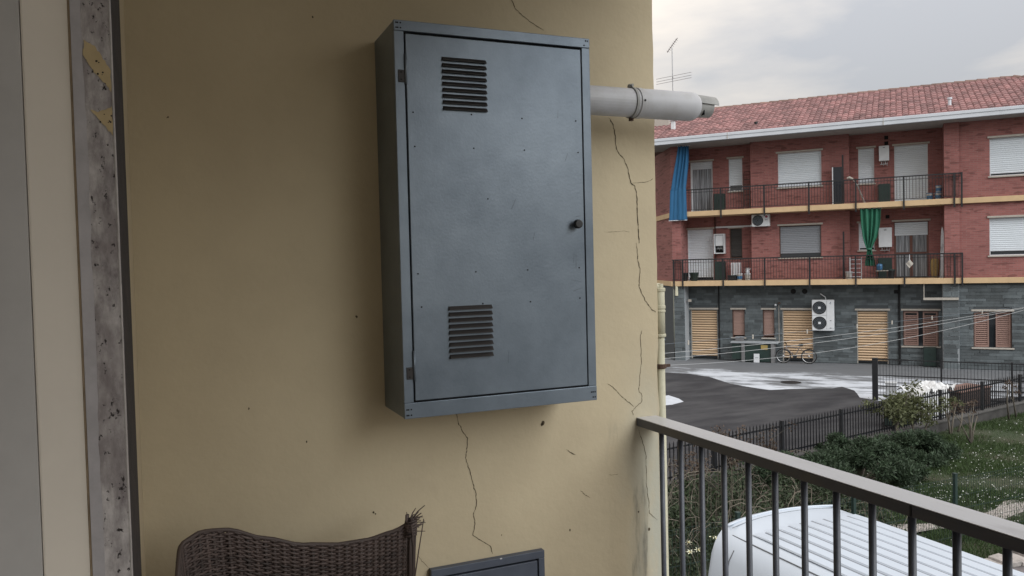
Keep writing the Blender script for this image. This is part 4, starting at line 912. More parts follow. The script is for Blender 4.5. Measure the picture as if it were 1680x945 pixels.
obj('board', MB().prism([(0, 0), (.12, .0), (.14, .5), (.16, 1.4), (.15, 1.7), (.12, 1.9), (.09, 1.97), (.07, 1.88), (.05, 1.6)], -.015, .015), M_PAPER, ib, rot=(PI/2-.04, 0, -.02), bevel=.006)
obj('leg_tube', MB().tube([(.03, .05, 0), (.12, .03, 1.3)], .012, 6).tube([(.10, .05, 0), (.05, .03, 1.2)], .012, 6), M_CHROME, ib)
dr = ft('drying_rack', 'metal drying rack with hanging towels in the corner of the lower balcony', 'drying rack', 1.66, .36, S2b)
for y in (-.05, .22):
    obj('side_frame', MB().tube([(.02, y, 0), (.02, y, 1.18), (.44, y, 1.18), (.44, y, 0)], .011, 6), M_WHITEP, dr)
for i in range(6): obj('rod', MB().tube([(.02+.084*i, -.05, 1.18), (.02+.084*i, .22, 1.18)], .005, 5), M_WHITEP, dr)
for x, l in ((.02, .95), (.40, 1.0)): obj('towel', MB().grid(8, 12, lambda a, c: (x+.07*a-.02, -.065+.01*math.sin(a*9+c*5), 1.19-l*c)), M_CURT, dr, solid=.006, smooth=True)
hw = ft('hanging_towel', 'small pale cloth square pegged on the lower railing before the french door', 'cloth', .46, .0, S2b+.42)
obj('cloth', MB().grid(6, 6, lambda a, c: (.10*(a-.5)*1.4+.10*(c-.5)*1.4*.9, .01+.008*math.sin(a*8), .27-.17*(1-a)*1.0-.17*c+.05)), M_LINTEL, hw, solid=.008); obj('peg', MB().box(-.01, .01, -.005, .018, .27, .50), M_WHITEP, hw)

# ground-floor things
ct = ft('stone_counter', 'outdoor stone counter with dark green panels under the small pink windows', 'counter', -6.36, .30, 0)
obj('counter_top', MB().box(-.02, 1.90, -.02, .50, .80, .87), M_MORTARL, ct, bevel=.01)
for x in (.42, 1.62): obj('support', MB().box(x, x+.14, 0, .45, 0, .799), M_CONC, ct, bevel=.01)
obj('panel', MB().box(.03, .419, .05, .45, .12, .78), M_GREENMET, ct); obj('panel', MB().box(.561, 1.619, .05, .45, .04, .78), M_GREENMET, ct)
obj('notice_plate', MB().box(1.22, 1.49, .03, .048, .55, .74), M_SIGN, ct)
bx_ = ft('metal_box', 'small grey box on the stone counter below the left pink window', 'box', -6.20, .45, .872)
obj('body', MB().box(0, .33, 0, .22, 0, .16), M_CONC, bx_, bevel=.008); obj('lid', MB().box(-.01, .34, -.01, .23, .1605, .185), M_MORTARL, bx_, bevel=.004)
pb = ft('white_placard', 'white placard leaning against the dark counter panel', 'placard', -5.42, .22, 0)
obj('board', MB().box(0, .23, -.01, .01, .01, .38), M_PAPER, pb, rot=(-.1, 0, 0), bevel=.003); obj('mark', MB().box(.05, .18, -.0125, -.0105, .2, .22), M_SEAM, pb, rot=(-.1, 0, 0))
lp = ft('wall_lamp', 'small wall lamp on a thin conduit between pink window and tan roller door', 'lamp', -4.52, GB-.04, .80)
obj('conduit', MB().tube([(.05, 0, 0), (.05, 0, 1.6)], .012, 6), M_LINTEL, lp); obj('arm', MB().tube([(.05, 0, 1.55), (-.02, -.12, 1.6)], .012, 6), M_BLACKMET, lp); obj('globe', MB().lathe([(.01, -.05), (.04, -.03), (.05, 0), (.04, .03), (.01, .05)], 12, (-.06, -.14, 1.60)), M_PAPER, lp, smooth=True)
obj('shade', MB().lathe([(.08, 0), (.03, .05), (.01, .06)], 14, (.08, -.10, 1.66)), M_RUST, lp)
sp_ = ft('security_light', 'small pale floodlight on the left stone pilaster', 'lamp', -8.12, PB+.3, 2.6)
obj('housing', MB().box(-.07, .07, -.06, .03, -.05, .06), M_LINTEL, sp_, bevel=.01); obj('bracket', MB().tube([(0, .03, 0), (-.1, .25, .02)], .012, 6), M_LINTEL, sp_)

# bicycle against the roller door
bi = ft('bicycle', 'dark bicycle leaning by the middle tan roller door', 'bicycle', -3.75, .36, 0)
def wheel(x):
    wv = .31; mb = MB(); n = 26
    o = obj('wheel', MB().lathe([(.045, -.012), (.012, -.03), (.012, .03), (.045, .012)], 10, (x, 0, wv), 'y'), M_CHROME, bi)
    obj('tyre', MB().tube([(x+(wv-.022)*math.cos(2*PI*i/n), 0, wv+(wv-.022)*math.sin(2*PI*i/n)) for i in range(n+1)], .022, 6, cap=False), M_RUBBER, o, smooth=True)
    obj('rim', MB().tube([(x+(wv-.05)*math.cos(2*PI*i/n), 0, wv+(wv-.05)*math.sin(2*PI*i/n)) for i in range(n+1)], .011, 5, cap=False), M_CHROME, o)
    mb = MB()
    for i in range(14): mb.tube([(x, .01*(-1)**i, wv), (x+(wv-.05)*math.cos(2*PI*i/14), 0, wv+(wv-.05)*math.sin(2*PI*i/14))], .0022, 3, cap=False)
    stuff(obj('spokes', mb, M_CHROME, o))
wheel(-.50); wheel(.50)
M_BIKE = mat('bike_frame_paint', (.16, .15, .16), .35, var=.2)
obj('frame', MB().tube([(-.50, 0, .31), (-.40, 0, .62), (-.36, 0, .78)], .015, 6).tube([(-.39, 0, .66), (-.05, 0, .30)], .017, 6).tube([(-.385, 0, .70), (.16, 0, .66)], .015, 6).tube([(-.05, 0, .30), (.18, 0, .74)], .015, 6).tube([(-.05, 0, .30), (.50, 0, .31)], .011, 6).tube([(.15, 0, .66), (.50, 0, .31)], .011, 6), M_BIKE, bi)
obj('handlebar', MB().tube([(-.46, -.26, .84), (-.42, -.18, .86), (-.36, 0, .80), (-.42, .18, .86), (-.46, .26, .84)], .013, 6), M_BLACKMET, bi)
obj('saddle', MB().tube([(.06, 0, .76), (.14, 0, .775), (.22, 0, .77), (.28, 0, .775)], [.02, .035, .065, .05], 8), M_RUBBER, bi)
obj('chainring', MB().lathe([(.085, -.02), (.085, -.012)], 18, (-.05, 0, .30), 'y'), M_BLACKMET, bi)
for s_ in (-1, 1): obj('pedal', MB().tube([(-.05, s_*.02, .30), (-.05+s_*.12, s_*.05, .30-s_*.1)], .009, 5).box(-.09+s_*.12, -.01+s_*.12, s_*.09-.04, s_*.09+.04, .29-s_*.1, .31-s_*.1), M_BLACKMET, bi)

# television aerial on the roof
an = ft('tv_antenna', 'thin television aerial rising above the tiled roof', 'antenna', -9.85, 5.0, 11.6)
obj('mast', MB().tube([(0, 0, 0), (0, 0, 3.25)], .022, 8), M_CHROME, an)
ya = obj('yagi', MB().tube([(-.25, 0, 3.05), (.35, -.3, 3.60)], .02, 6), M_CHROME, an)
for i in range(7):
    x, y, z = -.2+.08*i, -.04*i, 3.09+.075*i; obj('element', MB().tube([(x-.02, y-.18, z), (x+.02, y+.18, z)], .008, 4), M_CHROME, ya)
vh = obj('boom', MB().tube([(-.1, .3, 1.75), (.1, -.3, 1.75)], .015, 6), M_CHROME, an)
for z in (1.60, 1.72, 1.86): obj('element', MB().tube([(-.85, .1, z-.03), (.95, -.1, z+.05)], .011, 5), M_CHROME, vh)
obj('stay', MB().tube([(0, 0, 1.1), (-.28, .1, 0)], .02, 6), M_CHROME, an)

# ================================================================== YARD: fences, clothes line, bins
pal = thing('palisade_fence', 'long black iron picket fence on a low wall between asphalt yard and lawn', 'fence', (2.5, fence_y(2.5), 0), math.atan(.1725))
LF = 26.0
cop = obj('low_wall', MB().box(0, LF, -.09, .09, -.1, .30), mat('dark_low_wall', (.055, .052, .05), .95, var=.4, scale=3, bump=.3), pal, bevel=.01)
obj('coping', MB().box(0, LF, -.12, .12, .302, .345), mat('coping_stone', (.075, .072, .07), .9, var=.35, scale=2), pal, bevel=.008)
for z in (.42, .95): obj('rail', MB().box(0, LF, -.012, .012, z, z+.035), M_BLACKMET, pal)
pk = MB().box(-.009, .009, -.009, .009, .36, 1.06); pk.tube([(0, 0, 1.06), (0, 0, 1.10)], [.010, .002], 4); pkm = pk.mesh('picket', M_BLACKMET)
pst = MB().box(-.032, .032, -.032, .032, .30, 1.08).mesh('post', M_BLACKMET)
off = 3.0; npk = int((LF-off-4.2)/.098)
for i in range(npk):
    x = off+.098*i
    if i % 20 == 0: obj('post', pst, None, pal, loc=(x, 0, 0))
    else: obj('picket', pkm, None, pal, loc=(x, -.018, rnd.uniform(-.006, .006)))

wf = thing('yard_wire_fence', 'tall thin black bar fence at the right of the yard before the stone wall', 'fence', (19.45, 17.75, 0), math.atan2(15.51-18.34, 22.4-20.19))
LW = 7.0
gpst = obj('end_post', MB().box(-.10, .06, -.06, .06, 0, 1.22).prism([(-.10, -.06), (.06, -.06), (.06, .06), (-.10, .06)], 1.22, 1.28), M_BLACKMET, wf, bevel=.01)
for x in (1.75, 3.5, 5.3): obj('post', MB().box(x-.025, x+.025, -.025, .025, 0, 1.28), M_BLACKMET, wf)
for z in (.14, .42, .74, 1.22): obj('rail', MB().box(.06, LW, -.012, .012, z, z+.03), M_BLACKMET, wf)
wbm = MB().box(-.005, .005, -.005, .005, .14, 1.22).mesh('bar', M_BLACKMET)
for i in range(int((LW-.1)/.085)): obj('bar', wbm, None, wf, loc=(.12+.085*i, -.016, 0))

gf = thing('garden_mesh_fence', 'low green wire mesh fence along the daisy lawn', 'fence', (4.4, 8.06, 0))
LG = 12.0
for x in (0.15, 2.05, 4.0, 5.97, 8.0, 10.0): 
    o = obj('post', MB().box(x-.024, x+.024, -.024, .024, 0, 1.17), M_GREENMET, gf); obj('post_cap', MB().box(x-.028, x+.028, -.028, .028, 1.1705, 1.19), M_GREENMET, o)
vm = MB()
for i in range(int(LG/.052)): vm.box(.02+.052*i-.0018, .02+.052*i+.0018, -.0018, .0018, .04, 1.12)
for z in (.05, .25, .26, .45, .65, .66, .85, 1.05, 1.11): vm.box(0, LG, -.004, -.0018, z, z+.004)
stuff(obj('wire_mesh', vm, M_GREENMET, gf))
lw2 = thing('garden_low_wall', 'low mauve-grey wall with rough pale stone coping behind the van', 'wall', (9.0, 6.9, 0))
obj('wall_body', MB().box(0, 6, -.10, .14, -.05, .34), mat('mauve_render', (.21, .185, .185), .9, var=.12), lw2)
rk = random.Random(5)
for i in range(26):
    x = .23*i; mbs = MB().box(x+.005, x+.222, -.15+rk.uniform(-.02, .02), .18+rk.uniform(-.02, .02), .342, .40+rk.uniform(-.015, .025))
    mbs.v = [(a+rk.uniform(-.012, .012), b+rk.uniform(-.015, .015), c+(rk.uniform(-.01, .012) if c > .36 else 0)) for a, b, c in mbs.v]
    obj('stone', mbs, M_GRAVEL, lw2, bevel=.01)

cl = thing('clothes_line', 'four thin clothes wires stretched over the asphalt yard between two poles', 'clothes line', (7.62, 11.62, 0))
A_ = Vector((7.62, 11.62, 0)); Bp = Vector((19.31, 12.49, 3.143))-A_
obj('pole', MB().tube([(0, 0, 0), (0, 0, 3.05)], .03, 10), M_STEEL, cl, smooth=True); obj('crossbar', MB().tube([(-.12, .02, 3.02), (.16, -.02, 3.02)], .018, 8), M_STEEL, cl)
obj('pole', MB().tube([(Bp.x, Bp.y, 0), (Bp.x, Bp.y, 3.3)], .03, 10), M_STEEL, cl, smooth=True)
for z, sag in ((2.94, .05), (2.78, .10), (2.69, .14), (2.577, .27)):
    obj('wire', MB().tube([(Bp.x*t, Bp.y*t, z+(Bp.z-z)*t-sag*4*t*(1-t)*(1-.25*(t-.5))) for t in [i/30 for i in range(31)]], .0045 if z < 2.9 else .0035, 4), M_WIRE if z < 2.9 else M_STEEL, cl)
pg_ = MB().box(-.012, .012, -.006, .006, -.05, .03).mesh('peg', M_LINTEL)
for t in (.06, .19, .31, .43, .52, .63, .78): obj('peg', pg_, None, cl, loc=(Bp.x*t, Bp.y*t, 2.94+(Bp.z-2.94)*t-.05*4*t*(1-t)*(1-.25*(t-.5))))

bag = thing('bulk_sack', 'white bulk sack with crumpled open top behind the picket fence', 'sack', (17.95, 14.75, 0), .2)
rb_ = random.Random(3)
obj('sack_body', MB().grid(40, 12, lambda a, c: ((.62+.05*math.sin(a*2*PI*6)+.08*math.sin(c*3))*math.cos(2*PI*a)*1.05, (.42+.05*math.sin(a*2*PI*5+1)*c)*math.sin(2*PI*a),   .86*c+.05*c*math.sin(a*2*PI*7))), M_SACK, bag, smooth=True)
obj('crumpled_top', MB().grid(36, 12, lambda a, c: (.72*(a-.5)*2*(.92+.08*math.sin(c*9)), .42*(c-.5)*2, .84+.10*math.sin(a*23+c*5)*math.cos(c*11+a*3)+.06*math.sin(a*9)+.05*rb_.random())), M_SACK, bag)
gb = thing('garbage_bin', 'dark green wheeled bin behind the picket fence left of the sack', 'bin', (16.75, 14.55, 0), .17)
obj('body', MB().grid(1, 1, lambda a, c: (0, 0, 0)) if False else MB().prism([(-.24, -.26), (.24, -.26), (.27, .26), (-.27, .26)], .06, .62), M_GREENMET, gb, bevel=.03); obj('lid', MB().prism([(-.28, -.30), (.28, -.30), (.29, .30), (-.29, .30)], .625, .68), M_GREENMET, gb, bevel=.02)
for x in (-.22, .22): obj('wheel', MB().lathe([(.08, -.02), (.08, .02)], 14, (x, .27, .08), 'x'), M_RUBBER, gb)
bk = thing('timber_box', 'dark brown planked box behind the picket fence right of the sack', 'box', (19.6, 14.95, 0), .17)
for i in range(6): obj('plank', MB().box(-.75, .75, -.32, .32, .02+.115*i, .125+.115*i), mat('brown_plank', (.05, .032, .028), .85, island=.3), bk, bevel=.006)
obj('top_board', MB().box(-.80, .80, -.36, .36, .712, .745), mat('reddish_board', (.16, .095, .08), .8, var=.2), bk, bevel=.006)
wbx = thing('white_utility_box', 'small white utility box at the foot of the thick black fence post', 'utility box', (19.85, 17.55, 0), FA)
obj('body', MB().box(-.15, .15, -.10, .10, 0, .50), M_WHITEP, wbx, bevel=.012); obj('lid', MB().box(-.17, .17, -.12, .12, .5005, .54), M_WHITEP, wbx, bevel=.01); obj('lock', MB().box(-.02, .02, -.112, -.1005, .12, .17), M_BLACKMET, wbx)

# ================================================================== VAN
van = thing('white_van', 'white panel van with ribbed roof parked below the balcony', 'van', (5.33, 3.7, 0))
prof_ = [(0, 1.925), (.25, 1.922), (.45, 1.915), (.58, 1.905), (.645, 1.89), (.70, 1.862), (.76, 1.82), (.81, 1.765), (.855, 1.69), (.905, 1.52), (.955, 1.30), (1.0, 1.02), (1.01, .75), (1.0, .45), (.93, .30), (0, .28)]
full = [(-x, z) for x, z in prof_[::-1]][:-1] + prof_
full = full[1:-1] if False else full
def van_sec(y, zmax=9, sx=1., bulge=0., dz=0.):
    out = []
    for x, z in full: out.append((x*sx, y-bulge*(x/1.0)**2, min(z+dz, zmax) if z > .9 else z))
    return out
secs = [van_sec(2.43, sx=.965, bulge=.20, dz=-.09), van_sec(2.445, sx=.98, bulge=.20, dz=-.035), van_sec(2.43, sx=.992, bulge=.20, dz=-.008), van_sec(2.38, sx=.998, bulge=.20, dz=0), van_sec(2.2, sx=1.0, bulge=.16), van_sec(1.9, bulge=.1), van_sec(1.0), van_sec(0), van_sec(-.9), van_sec(-1.05, dz=-.01)]
secs += [van_sec(-1.25, 1.80, .97), van_sec(-1.6, 1.45, .96), van_sec(-1.95, 1.12, .95), van_sec(-2.2, 1.02, .95), van_sec(-2.45, .90, .92, -.0), van_sec(-2.52, .6, .88)]
vb = MB(); ns = len(full)
for s_ in secs: vb.v += s_
for i in range(len(secs)-1):
    for j in range(ns-1): vb.f.append((i*ns+j, i*ns+j+1, (i+1)*ns+j+1, (i+1)*ns+j))
vb.f.append(tuple(range(ns))); vb.f.append(tuple((len(secs)-1)*ns+j for j in reversed(range(ns))))
ob = obj('body', vb, M_VAN, van, smooth=True); ob.modifiers.new('e', 'EDGE_SPLIT').split_angle = math.radians(38)
for i in range(9):
    x = -.565+.1415*i; zz_ = 1.925-.045*x*x
    yy1 = 2.02-.10*x*x
    rbm = MB(); n_ = 14
    rbm.v = []
    for k in range(n_+1):
        t = k/n_; y = -.75+(yy1+.75)*t; lift = .009*min(1, 12*t, 12*(1-t))
        rbm.v += [(x-.058, y, zz_-.004), (x-.050, y, zz_+lift), (x+.050, y, zz_+lift), (x+.058, y, zz_-.004)]
    for k in range(n_):
        for j in range(3): rbm.f.append((k*4+j, k*4+j+1, k*4+j+5, k*4+j+4))
    obj('roof_rib', rbm, M_VAN, van)
    if i < 8: obj('roof_groove', MB().box(x+.0605, x+.081, -.7, yy1-.03, zz_-.012, 1.9255-.045*(x+.07)**2), M_SEAM if False else mat('groove_grey', (.16, .175, .20), .6), van)  # grey strip between the ribs, darker than the body
for sgn in (-1, 1):
    obj('drip_seam', MB().tube([(sgn*.708, y, 1.860) for y in (-.9, 0, 1, 1.8)]+[(sgn*.70, 2.16, 1.858)], .006, 5), M_SEAM, van)
    obj('side_crease', MB().tube([(sgn*.868, y, 1.665) for y in (-.9, 0, 1, 1.7)], .007, 5), mat('groove_grey', (.16, .175, .20), .6), van)
    obj('door_seam', MB().tube([(sgn*.80, 2.02, 1.78), (sgn*.86, 2.02, 1.69), (sgn*.910, 2.02, 1.52), (sgn*.960, 2.02, 1.30), (sgn*1.004, 2.02, 1.02)], .005, 5), M_SEAM, van)
    tl = obj('tail_light', MB().box(min(sgn*.90, sgn*.99), max(sgn*.90, sgn*.99), 2.20, 2.30, .85, 1.38), M_TAIL, van, bevel=.02)
    obj('side_panel_line', MB().tube([(sgn*.918, 2.16, 1.48), (sgn*.912, 1.2, 1.50)], .005, 5).tube([(sgn*.918, 2.16, 1.48), (sgn*.978, 2.15, 1.2)], .005, 5), M_SEAM, van)
    for y in (1.4, -1.6):
        wh = obj('wheel', MB().lathe([(.19, -.09), (.20, .09)], 20, (sgn*.92, y, .33), 'x'), M_CHROME, van)
        obj('tyre', MB().lathe([(.20, -.11), (.31, -.11), (.335, -.08), (.335, .08), (.31, .11), (.20, .11)], 28, (sgn*.92, y, .33), 'x', cap=False), M_RUBBER, wh)
    obj('side_window', MB().quad((sgn*.89, -.75, 1.60), (sgn*.925, -.75, 1.10), (sgn*.93, -1.55, 1.10), (sgn*.87, -1.25, 1.58)), M_GLASS, van)
    obj('headlight', MB().box(min(sgn*.6, sgn*.84), max(sgn*.6, sgn*.84), -2.50, -2.40, .70, .86), M_GLASS, van, bevel=.02)
    obj('mirror', MB().box(min(sgn*1.0, sgn*1.2), max(sgn*1.0, sgn*1.2), -1.45, -1.35, 1.15, 1.40), M_BLACKMET, van, bevel=.02)
obj('rear_roof_lip', MB().tube([(x_, 2.37-.21*x_*x_, 1.926-.045*x_*x_) for x_ in [-.66+.11*i for i in range(13)]], .011, 6), M_VAN, van, smooth=True)
obj('rear_roof_seam', MB().tube([(x_, 2.30-.2*x_*x_, 1.9245-.045*x_*x_) for x_ in [-.66+.11*i for i in range(13)]], .004, 5), mat('groove_grey', (.16, .175, .20), .6), van)
obj('windscreen', MB().quad((-.80, -1.27, 1.80), (.80, -1.27, 1.80), (.86, -1.94, 1.15), (-.86, -1.94, 1.15)), M_GLASS, van)
obj('rear_bumper', MB().box(-.95, .95, 2.28, 2.46, .32, .55), M_BLACKMET, van, bevel=.04)
obj('front_bumper', MB().box(-.86, .86, -2.60, -2.44, .28, .58), M_BLACKMET, van, bevel=.04)

# ================================================================== VEGETATION
rng = np.random.default_rng(12)
def fy(x): return 12.09 + .1725*(x-8.12)
def lh(x, y): return .05 + .035*np.sin(x*.9+1)*np.cos(y*1.1) + .02*np.sin(x*2.3+y*1.7)
def blades(x, y, z, hgt, wid, m, name, lean=.45):
    n = len(x); a = rng.uniform(0, 2*PI, n); d = rng.uniform(0, 2*PI, n); l = rng.uniform(.1, lean, n)*hgt
    v = np.zeros((n, 3, 3)); cx, cy = np.cos(a)*wid/2, np.sin(a)*wid/2
    v[:, 0] = np.stack([x-cx, y-cy, z], 1); v[:, 1] = np.stack([x+cx, y+cy, z], 1); v[:, 2] = np.stack([x+np.cos(d)*l, y+np.sin(d)*l, z+hgt], 1)
    return np_mesh(name, v.reshape(-1, 3), 3, np.arange(n*3), m)
n = 230000
gx = 4.5+rng.random(n)**.8*20; gy = 6.7+rng.random(n)*(fy(gx)-.12-6.7)
pn = np.sin(gx*1.3+np.sin(gy*1.9)*1.3)*np.sin(gy*1.7+gx*.6)
keep = ~((gx > 9.6) & (gy > 8.6) & (gy < 9.05) & (gx < 17.6) & (rng.random(n) < .8))
gx, gy, pn = gx[keep], gy[keep], pn[keep]; n = len(gx)
gr = obj('lawn_grass', blades(gx, gy, lh(gx, gy)-.01, .05+.05*rng.random(n)+.035*(pn > .2), .010+.010*rng.random(n), M_GRASS, 'lawn_grass', .8), None)
stuff(gr); tag(gr, 'short green lawn grass behind the black picket fence', 'grass')
# daisies: small flat white heads, in drifts
nd = 6500; dx = 9.5+rng.random(nd)*13; dy = 8.1+rng.random(nd)*(fy(dx)-.5-8.1)
dr_ = np.sin(dx*.9+2.2)*np.sin(dy*1.1+dx*.35) + .5*np.sin(dx*2.7+dy*1.9)
near = np.exp(-((dy-9.6)/1.6)**2)
kd = rng.random(nd) < np.clip(.10+.35*(dr_ > .15)+.55*near*(dx > 11), 0, .95); dx, dy = dx[kd], dy[kd]; nd = len(dx)
ang = np.arange(6)*PI/3; rad = .006+.006*rng.random(nd); dz = lh(dx, dy)+.06+.05*rng.random(nd); tx = rng.uniform(-.5, .5, nd); ty = rng.uniform(-.5, .5, nd)
dv = np.zeros((nd, 6, 3)); dv[:, :, 0] = dx[:, None]+rad[:, None]*np.cos(ang); dv[:, :, 1] = dy[:, None]+rad[:, None]*np.sin(ang); dv[:, :, 2] = dz[:, None]+rad[:, None]*(np.cos(ang)*tx[:, None]+np.sin(ang)*ty[:, None])
da = stuff(obj('daisies', np_mesh('daisies', dv.reshape(-1, 3), 6, np.arange(nd*6), M_DAISY), None)); tag(da, 'drifts of tiny white daisies across the lawn', 'daisies')

def leaf_cloud(cent, rads, n, size, m, name, flat=1.0, asp=1.9, shell=.55, up=.0):
    """leaf quads through the volume of many overlapping clumps"""
    cent = np.array(cent, float); rads = np.array(rads, float); k = rng.choice(len(cent), n, p=(rads**2)/np.sum(rads**2))
    d = rng.normal(size=(n, 3)); d /= np.linalg.norm(d, axis=1)[:, None]
    r = rads[k]*(shell+(1-shell)*rng.random(n))*(1+.12*rng.normal(size=n)); p = cent[k]+d*r[:, None]*np.array([1, 1, flat])
    a = d*.7+rng.normal(size=(n, 3))*.7; a[:, 2] += up; a /= np.linalg.norm(a, axis=1)[:, None]
    b = np.cross(a, rng.normal(size=(n, 3))); b /= np.linalg.norm(b, axis=1)[:, None]
    s = size*rng.uniform(.6, 1.3, n)[:, None]
    v = np.stack([p-b*s*.5/asp*.3, p+a*s*.45-b*s/asp*.5, p+a*s, p+a*s*.45+b*s/asp*.5], 1)
    v[:, :, 2] = np.maximum(v[:, :, 2], .03)
    return np_mesh(name, v.reshape(-1, 3), 4, np.arange(n*4), m)
def bush(name, label, cat, x, y, rx, ry, h, n, size, m, seed, group=None, asp=3.2, stems=9):
    r = random.Random(seed); t = thing(name, label, cat, (x, y, .03), 0, group); ce, ra = [], []
    for i in range(26):
        a = r.uniform(0, 2*PI); q = math.sqrt(r.random()); ht = h*(1-.55*q*q)*r.uniform(.45, .95)
        rr_ = r.uniform(.16, .30)*min(rx, ry)/.9; ce.append((rx*q*math.cos(a), ry*q*math.sin(a), max(ht-rr_*.6, .08))); ra.append(rr_)
    obj('foliage', leaf_cloud(ce, ra, n, size, m, 'foliage', .75, asp, .35, .25), None, t)
    mb = MB()
    for i in range(stems):
        c = r.choice(ce); mb.tube([(c[0]*.1, c[1]*.1, 0), (c[0]*.55+r.uniform(-.1, .1), c[1]*.55, c[2]*.5), c], [.022, .014, .006], 5)
    obj('stems', mb, M_BARK, t)
    return t
JG = 'dark juniper bushes below the picket fence'
bush('juniper_bush', 'large dark juniper mound in the middle, nearest the lawn', 'bush', 12.0, 11.35, 1.25, .85, .95, 26000, .075, M_LEAFD, 1, JG)
bush('juniper_bush', 'dark juniper mound at the right end, under the small leafy tree', 'bush', 13.9, 12.0, 1.15, .75, .80, 23000, .075, M_LEAFD, 2, JG)
bush('juniper_bush', 'dark juniper mound tight against the picket fence', 'bush', 12.6, 12.35, 1.0, .45, .75, 16000, .075, M_LEAFD, 3, JG)
bush('juniper_bush', 'dark juniper mound at the left, partly behind the balcony rail', 'bush', 10.4, 11.3, 1.1, .8, .80, 21000, .075, M_LEAFD, 4, JG)
bush('juniper_bush', 'low dark juniper nearest the white van', 'bush', 9.6, 10.1, 1.0, .75, .50, 14000, .07, M_LEAFB, 5, JG)
# reddish rose shrub at the fence, thin canes with sparse leaves
def canes(name, label, cat, x, y, n, h, spread, leaf_m, nleaf, lsize, seed, rad=.008, group=None, tm=M_TWIG):
    r = random.Random(seed); t = thing(name, label, cat, (x, y, .03), 0, group); mb = MB(); tips = []
    for i in range(n):
        a = r.uniform(0, 2*PI); L = h*r.uniform(.55, 1.05); s = spread*r.uniform(.2, 1); x0, y0 = r.uniform(-.12, .12)*spread*2, r.uniform(-.12, .12)*spread*2
        pts = []; k = 7; bend = r.uniform(.3, 1.2)
        for j in range(k+1):
            q = j/k; pts.append((x0+math.cos(a)*s*q**1.6+r.uniform(-.02, .02), y0+math.sin(a)*s*q**1.6+r.uniform(-.02, .02), L*(q-bend*.28*q**3)))
        mb.tube(pts, [rad*(1-.7*j/k) for j in range(k+1)], 4); tips += pts[3:]
        if r.random() < .7:
            p = pts[r.randint(2, 5)]; d = Vector((r.uniform(-1, 1), r.uniform(-1, 1), r.uniform(.1, .9))).normalized()*r.uniform(.2, .5)*min(1, h)
            mb.tube([p, (p[0]+d.x*.5, p[1]+d.y*.5, p[2]+d.z*.6), (p[0]+d.x, p[1]+d.y, p[2]+d.z)], [rad*.6, rad*.45, rad*.2], 3); tips.append((p[0]+d.x, p[1]+d.y, p[2]+d.z))
    obj('canes', mb, tm, t)
    if nleaf: obj('leaves', leaf_cloud(tips, [.09]*len(tips), nleaf, lsize, leaf_m, 'leaves', 1, 1.8, .1), None, t)
    return t
canes('rose_shrub', 'reddish-leaved rose shrub poking above the picket fence', 'shrub', 9.55, 12.15, 12, 1.45, .35, M_LEAFR, 900, .055, 31)
canes('rose_shrub', 'second reddish shrub right of the first along the picket fence', 'shrub', 10.7, 12.35, 9, 1.10, .35, M_LEAFR, 600, .05, 32)
canes('rose_shrub', 'thin greenish shrub by the fence beside the drainpipe', 'shrub', 8.5, 11.8, 12, 1.2, .5, M_LEAFR, 600, .05, 33)
# tangled dry brambles behind the railing
r = random.Random(77); mb = MB()
for i in range(260):
    x = r.uniform(5.6, 10.4); y = r.uniform(8.9, 11.9); a = r.uniform(0, 2*PI); L = r.uniform(.4, 1.5); hh = r.uniform(.25, 1.05)*(1 if x < 9 else .7); k = 6; pts = []
    for j in range(k+1):
        q = j/k; pts.append((x+math.cos(a)*L*q+r.uniform(-.03, .03), y+math.sin(a)*L*q*.8+r.uniform(-.03, .03), .03+hh*(4*q*(1-q))**.7*(1-.35*q)+r.uniform(0, .03)+(.25*q if i % 4 == 0 else 0)))
    mb.tube(pts, [.007*(1-.6*j/k) for j in range(k+1)], 3, cap=False)
for i in range(80):
    x = r.uniform(5.6, 8.2); y = r.uniform(9.4, 11.6); d = r.uniform(-.25, .25); mb.tube([(x, y, 0), (x+d*.4, y, .5), (x+d, y+d*.5, r.uniform(.7, 1.25))], [.006, .005, .002], 3, cap=False)
br_ = tag(stuff(obj('bramble_thicket', mb, M_TWIG, None)), 'tangle of dry bramble stems seen through the railing bars', 'brambles')
ce = [(r.uniform(5.4, 10.2), r.uniform(8.8, 11.9), r.uniform(.08, .60)) for i in range(150)]
bl = tag(stuff(obj('bramble_leaves', leaf_cloud(ce, [.30]*150, 26000, .06, M_LEAFB, 'bramble_leaves', .7, 1.7, .1), None)), 'dark green undergrowth leaves among the dry brambles', 'undergrowth')
# small tree and saplings at the fence
def small_tree(name, label, x, y, trunks, ce, ra, n, size, m, seed, group='saplings along the picket fence'):
    r = random.Random(seed); t = thing(name, label, 'tree', (x, y, .03), 0, group); mb = MB()
    for pts in trunks: mb.tube(pts, [.026*(1-.65*j/(len(pts)-1)) for j in range(len(pts))], 6)
    for c in ce[::2]:
        p = trunks[r.randrange(len(trunks))][-2]; mb.tube([p, ((p[0]+c[0])/2+r.uniform(-.05, .05), (p[1]+c[1])/2, (p[2]+c[2])/2+.05), c], [.012, .009, .003], 4)
    obj('trunk', mb, M_TWIG, t, smooth=True)
    if n: obj('crown', leaf_cloud(ce, ra, n, size, m, 'crown', .8, 2.2, .15), None, t)
    return t
r = random.Random(8)
ce = [(r.gauss(-.35, .42), r.uniform(-.3, .25), 1.0+r.gauss(.02, .15)-.1*abs(r.gauss(0, 1))) for i in range(26)] + [(r.uniform(.2, .6), r.uniform(-.2, .2), r.uniform(.5, .85)) for i in range(7)]
